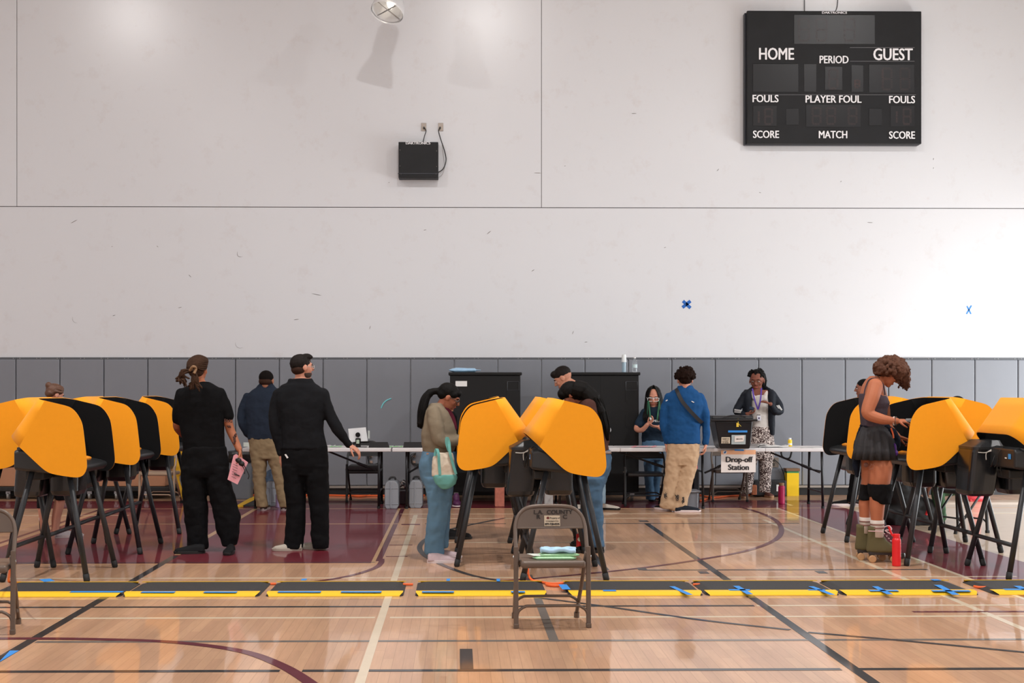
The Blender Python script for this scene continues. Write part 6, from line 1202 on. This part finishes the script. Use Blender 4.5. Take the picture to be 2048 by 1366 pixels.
g = BM(); f.limb(g, [(1726, 852, 4, .1), (1722, 865, 7, .12), (1716, 890, 8, .12), (1712, 930, 7, .12), (1714, 950, 5, .12)], 0); f.rows(g, [(848, 1722, 1776, .12, .01), (854, 1721, 1778, .125, .01)], 0); f.limb(g, [(1772, 855, 7, -.05), (1784, 865, 9, -.02), (1792, 880, 10, 0), (1790, 896, 8, 0)], 0)
organic('tied_jacket', g, cloth('navy_jacket', '161B27'), f.t, .009, 2, .02, .05)
bm = BM(); tube(bm, smooth_path([f.pt(1782, 856, -.12), f.pt(1786, 868, -.13), f.pt(1787, 876, -.12)], 3), .007, 6); obj('orange_zip', bm, OC, f.t); bm = BM(); f.blob(bm, 1789, 897, 4, 11, .03, -.08); f.blob(bm, 1792, 906, 4, 6, .03, -.08); organic('purple_pouch', bm, M('pouch_purple', '5A2E8A', .6), f.t, .005, 2)
bm = BM(); f.blob(bm, 1732, 930, 5, 5, .006, -.085, .3); obj('tattoo', bm, M('tattoo_leg', '6E4234', .6), f.t, smooth=True); bm = BM(); tube(bm, smooth_path([f.pt(x, y, -.163) for x, y in ((1740, 927), (1747, 932), (1745, 937), (1738, 938), (1741, 931), (1749, 928))], 4), .0016, 5); obj('tattoo_lines', bm, M('tattoo_leg', '6E4234', .6), f.t)
f.done(.005)
bm = BM(); card(bm, [f.pt(1806, 844, -.19), f.pt(1829, 846, -.16), f.pt(1832, 838, -.08), f.pt(1812, 838, -.1)], .006); tag(obj('phone', bm, M('phone_grey', '55504E', .25)), 'grey phone with papers held by the roller skater', 'phone')
# ---- 11 person behind the skater's back
f = Fig('person in dark clothes and black sneakers half hidden behind the roller skater', 1011, 1718, SK('k', '8E5A48'))
g = BM(); f.rows(g, [(797, 1712, 1738, .07, 0), (806, 1706, 1745, .1, 0), (830, 1706, 1748, .12, 0), (880, 1706, 1748, .12, 0), (905, 1706, 1747, .12, 0)]); f.limb(g, [(1708, 812, 7, -.08), (1705, 840, 6.5, -.1), (1690, 862, 5, -.1)]); organic('jacket', g, cloth('navy_jacket', '161B27'), f.t, .012, 3, .015, .08); f.hand(1690, 863, -.1, (-1, 0, 0), (0, 0, -1), .4, .9)
g = BM(); f.rows(g, [(895, 1706, 1746, .12, 0), (920, 1706, 1746, .12, 0)]); f.rows(g, [(910, 1705, 1728, .1, 0), (950, 1702, 1720, .09, -.02), (975, 1698, 1716, .08, -.03), (1000, 1694, 1711, .08, -.03), (1005, 1694, 1711, .08, -.03)]); f.rows(g, [(910, 1722, 1746, .1, 0), (960, 1724, 1742, .09, 0), (1003, 1724, 1742, .08, 0)]); organic('trousers', g, BKP, f.t, .01, 3, .02, .07)
f.shoe(1705, 1011, .28, 272, BSH, WSOLE); f.shoe(1735, 1010, .28, 275, BSH, WSOLE); f.head(1726, 777, 38, 283, 5, neck=(1727, 797, 7, 0)); f.hairblob(HB, [(0, -.08, .18, .33, .39, .33)], .007, 0); f.done()
# ---- 12 seated person
f = Fig('seated person in striped shirt and green trousers behind the right booths', 1048, 1900, SK('l', '7A4A3A'))
g = BM(); f.rows(g, [(828, 1905, 1930, .08, 0), (840, 1893, 1938, .12, 0), (880, 1893, 1940, .13, 0), (930, 1893, 1942, .14, 0), (968, 1893, 1944, .15, 0)]); f.limb(g, [(1899, 850, 11, -.15), (1896, 890, 11, -.2), (1893, 925, 10, -.22), (1880, 945, 8.5, -.2), (1868, 960, 7, -.17)]); f.limb(g, [(1905, 850, 11, .14), (1900, 900, 10, .2), (1880, 950, 7, .15)])
SS = M('striped_shirt', '8A8C8C', .8); nt = SS.node_tree; wv = nt.nodes.new('ShaderNodeTexWave'); wv.bands_direction = 'Z'; wv.inputs['Scale'].default_value = 14; wv.inputs['Distortion'].default_value = 1; tc = nt.nodes.new('ShaderNodeTexCoord'); nt.links.new(tc.outputs['Object'], wv.inputs['Vector']); cr = nt.nodes.new('ShaderNodeValToRGB'); cr.color_ramp.elements[0].position = .25; cr.color_ramp.elements[0].color = col('1E2022'); cr.color_ramp.elements[1].position = .4; cr.color_ramp.elements[1].color = col('8A8C8C'); nt.links.new(wv.outputs['Fac'], cr.inputs[0]); nt.links.new(cr.outputs[0], nt.nodes['Principled BSDF'].inputs['Base Color'])
organic('shirt', g, SS, f.t, .01, 3, .015, .07); f.limb(None, [(1870, 958, 5.5, -.17), (1864, 966, 5, -.16)]); f.hand(1864, 966, -.16, (-.5, 0, -.85), (.8, 0, -.4), .35, .95); f.hand(1878, 952, .15, (-.8, 0, -.5), (0, 0, -1), .4, .9)
g = BM(); f.limb(g, [(1925, 972, 17, -.08), (1895, 976, 15, -.12), (1876, 982, 14, -.14), (1880, 1010, 11, -.14), (1883, 1036, 9.5, -.13)]); f.limb(g, [(1925, 972, 17, .1), (1893, 978, 15, .13), (1876, 984, 13, .14), (1876, 1010, 10, .14), (1878, 1034, 9.5, .13)])
organic('trousers', g, cloth('green_trousers', '3F5A42', bs=400), f.t, .01, 3, .02, .07); f.shoe(1888, 1053, .27, 270, BSH, BSOLE, dy=-.12); f.shoe(1884, 1040, .27, 270, BSH, BSOLE, dy=.14)
f.head(1912, 800 + 12, 40, 275, 15, neck=(1917, 832, 8, 0), face=True); f.hairblob(HB, [(0, -.08, .16, .33, .4, .33)], .007, 0); f.done(.007)
# ---- 13 woman behind the left booths
f = Fig('person with a brown hair bun in black shorts and white sneakers behind the left booths', 1078, 108, SK('m', 'C58A74'))
g = BM(); f.rows(g, [(815, 92, 120, .08, 0), (824, 84, 130, .11, 0), (850, 84, 130, .13, 0), (890, 86, 128, .13, 0), (920, 86, 128, .13, 0)]); f.limb(g, [(120, 830, 10, .1), (128, 860, 8, .12), (145, 880, 6, .1)]); f.limb(g, [(92, 830, 10, -.12), (100, 860, 9, -.15), (125, 882, 7, -.12)]); organic('black_top', g, BKT, f.t, .012, 3, .015, .08); f.hand(147, 880, .1, (1, 0, 0), (0, 0, -1), .4, .9); f.hand(128, 882, -.12, (1, 0, 0), (0, 0, -1), .4, .9)
g = BM(); f.rows(g, [(910, 86, 128, .13, 0), (935, 82, 130, .14, 0), (955, 80, 132, .13, 0)]); f.rows(g, [(945, 78, 108, .11, -.02), (980, 76, 102, .095, -.04), (1005, 75, 99, .085, -.04), (1016, 75, 98, .08, -.04)]); f.rows(g, [(945, 102, 132, .11, .03), (975, 110, 138, .1, .05), (1000, 112, 134, .085, .05)]); organic('shorts', g, cloth('black_shorts', '131316'), f.t, .01, 3)
f.rows(None, [(1005, 77, 97, .075, -.04), (1020, 77, 96, .07, -.04), (1040, 80, 95, .055, -.04), (1062, 82, 94, .04, -.03)], 1); f.rows(None, [(990, 113, 131, .075, .05), (1010, 108, 128, .07, .05), (1035, 104, 121, .06, .04), (1066, 104, 116, .04, .02)], 1)
SNW = M('sneaker_pale', 'C9C2C6', .6, var=.1); f.shoe(112, 1076, .26, 60, SNW, WSOLE)
bm = BM(); c = f.pt(87, 1050, -.03); D = V3(.1, .25, -.96).normalized(); S = V3(1, 0, .1).normalized(); rs = []
for t_, w in ((-.1, .025), (-.08, .036), (0, .034), (.07, .044), (.12, .038), (.14, .02)): rs.append([c + D * t_ + S * (w * math.cos(a)) + V3(0, .05 * math.sin(a) + .02, .02 * math.sin(a)) for a in (2 * PI * i / 16 for i in range(16))])
rings(bm, rs); o = obj('shoe', bm, SNW, f.t, smooth=True)
bm = BM(); rs = []
for z in (-.034, -.022): rs.append([c + D * (.02 + .115 * math.cos(a)) + S * ((.032 + .008 * math.cos(a)) * math.sin(a)) + V3(0, z, 0) for a in (2 * PI * i / 24 for i in range(24))])
rings(bm, rs); obj('sole', bm, M('sole_tread', '2A282C', .7, var=.6, vscale=60), o)
f.head(110, 790, 44, 52, 22, neck=(106, 816, 8, 0)); HBB = M('hair_bun', '5A3A28', .55, bump=.8, bscale=90, var=.5, vscale=30)
def ex(bm):
    for k in range(9): a = k / 8 * PI; tube(bm, smooth_path([f.L(.3 * math.cos(a), .2, .2 + .25 * math.sin(a)), f.L(.35 * math.cos(a), -.1, .12 + .36 * math.sin(a)), f.L(.12 * math.cos(a), -.42, .2 + .15 * math.sin(a))], 5), .009, 6)
f.hairblob(HBB, [(0, -.09, .16, .345, .41, .35), (0, -.25, 0, .3, .22, .22), (0, -.45, .3, .16, .14, .15)], .006, .006, .02, extra=ex); f.done()
# ---- 14 person mostly hidden behind the tote woman
f = Fig('person in jeans and black shoes mostly hidden behind the woman with the tote', 1078, 900, SK('n', 'A06A50'))
g = BM(); f.rows(g, [(822, 888, 908, .08, 0), (832, 874, 914, .11, 0), (860, 872, 916, .12, 0), (905, 872, 914, .12, 0)]); f.limb(g, [(900, 840, 9, -.1), (905, 870, 8, -.1), (925, 880, 6, -.1)]); organic('dark_top', g, BKT, f.t, .012, 3); f.hand(928, 880, -.1, (1, 0, 0), (0, 0, -1), .4, .9)
g = BM(); f.rows(g, [(900, 872, 914, .12, 0), (930, 870, 913, .13, 0), (950, 872, 912, .11, 0)]); f.rows(g, [(940, 872, 898, .1, 0), (1000, 873, 895, .08, 0), (1064, 870, 892, .08, 0)]); f.rows(g, [(940, 888, 912, .1, 0), (1000, 884, 903, .08, 0), (1040, 880, 896, .08, 0), (1056, 880, 897, .075, 0)]); organic('jeans', g, DEN2, f.t, .01, 3, .015, .08)
f.shoe(889, 1078, .26, 92, BSH, BSOLE, .05, .095); f.shoe(877, 1074, .26, 92, BSH, BSOLE, .05, .09); f.head(903, 798, 44, 92, 30, neck=(893, 822, 8, 0)); f.hairblob(HB, [(0, -.08, .16, .33, .4, .33)], .007, 0); f.done(.007)
# ================= CAMERA AND LIGHT =================
cd = bpy.data.cameras.new('camera'); cam = bpy.data.objects.new('camera', cd); C.objects.link(cam)
cam.location = (0, 0, HC); cam.rotation_euler = (PI / 2, 0, -YAW); cd.sensor_width = 36; cd.lens = F_PX * 36 / 2048
cd.shift_x = (1024 - PX0) / 2048; cd.shift_y = (HOR - 683) / 2048; cd.clip_end = 200
bpy.context.scene.camera = cam
def arealight(name, loc, size, power, rot, color=(1, 1, 1), sy=None, shape='DISK'):
    l = bpy.data.lights.new(name, 'AREA'); l.energy = power; l.color = color; l.shape = shape; l.size = size
    if sy: l.size_y = sy
    o = bpy.data.objects.new(name, l); C.objects.link(o); o.location = loc; o.rotation_euler = rot; return o
FIX = M('fixture_white', 'D0D0D0', .5)
for y in (-2, 9):
    for x in (-6.8, .57, 7.9):
        arealight('high_bay_light', (x, y, 9.38), .28, 430 if y > 0 else 230, (0, 0, 0), (1, .975, .96))
        t = thing('high_bay_fixture', 'white high-bay ceiling fixture above the gym floor', 'lamp', (x, y, 9.4), 'high-bay ceiling fixtures'); bm = BM(); lathe(bm, (x, y, 9.4), [(.28, 0), (.3, .02), (.2, .25), (.1, .5), (.03, .6)]); obj('reflector', bm, FIX, t, smooth=True); bm = BM(); cyl(bm, Vector((x, y, 10.0)), Vector((x, y, 9.98)), .02, 8); obj('stem', bm, FIX, t)
# daylight through the doorway in the right wall
arealight('doorway_daylight', (FX1 + .35, 15.0, 1.3), 2.5, 520, (0, math.radians(90), 0), (.93, .97, 1), 7, 'RECTANGLE')
# added front fill behind the camera; the wall there has no window
arealight('front_fill', (0, FY0 + .05, 5.5), 14, 260, (math.radians(90), 0, 0), (1, .98, .96), 5, 'RECTANGLE')
w = bpy.data.worlds.new('world'); bpy.context.scene.world = w; w.use_nodes = True
w.node_tree.nodes['Background'].inputs[0].default_value = (.9, .95, 1, 1); w.node_tree.nodes['Background'].inputs[1].default_value = .6
vs = bpy.context.scene.view_settings; vs.view_transform = 'Standard'; vs.look = 'None'; vs.gamma = 1; vs.use_curve_mapping = False; vs.exposure = .08
for o in bpy.data.objects:
    for q in o.modifiers: q.show_viewport = True
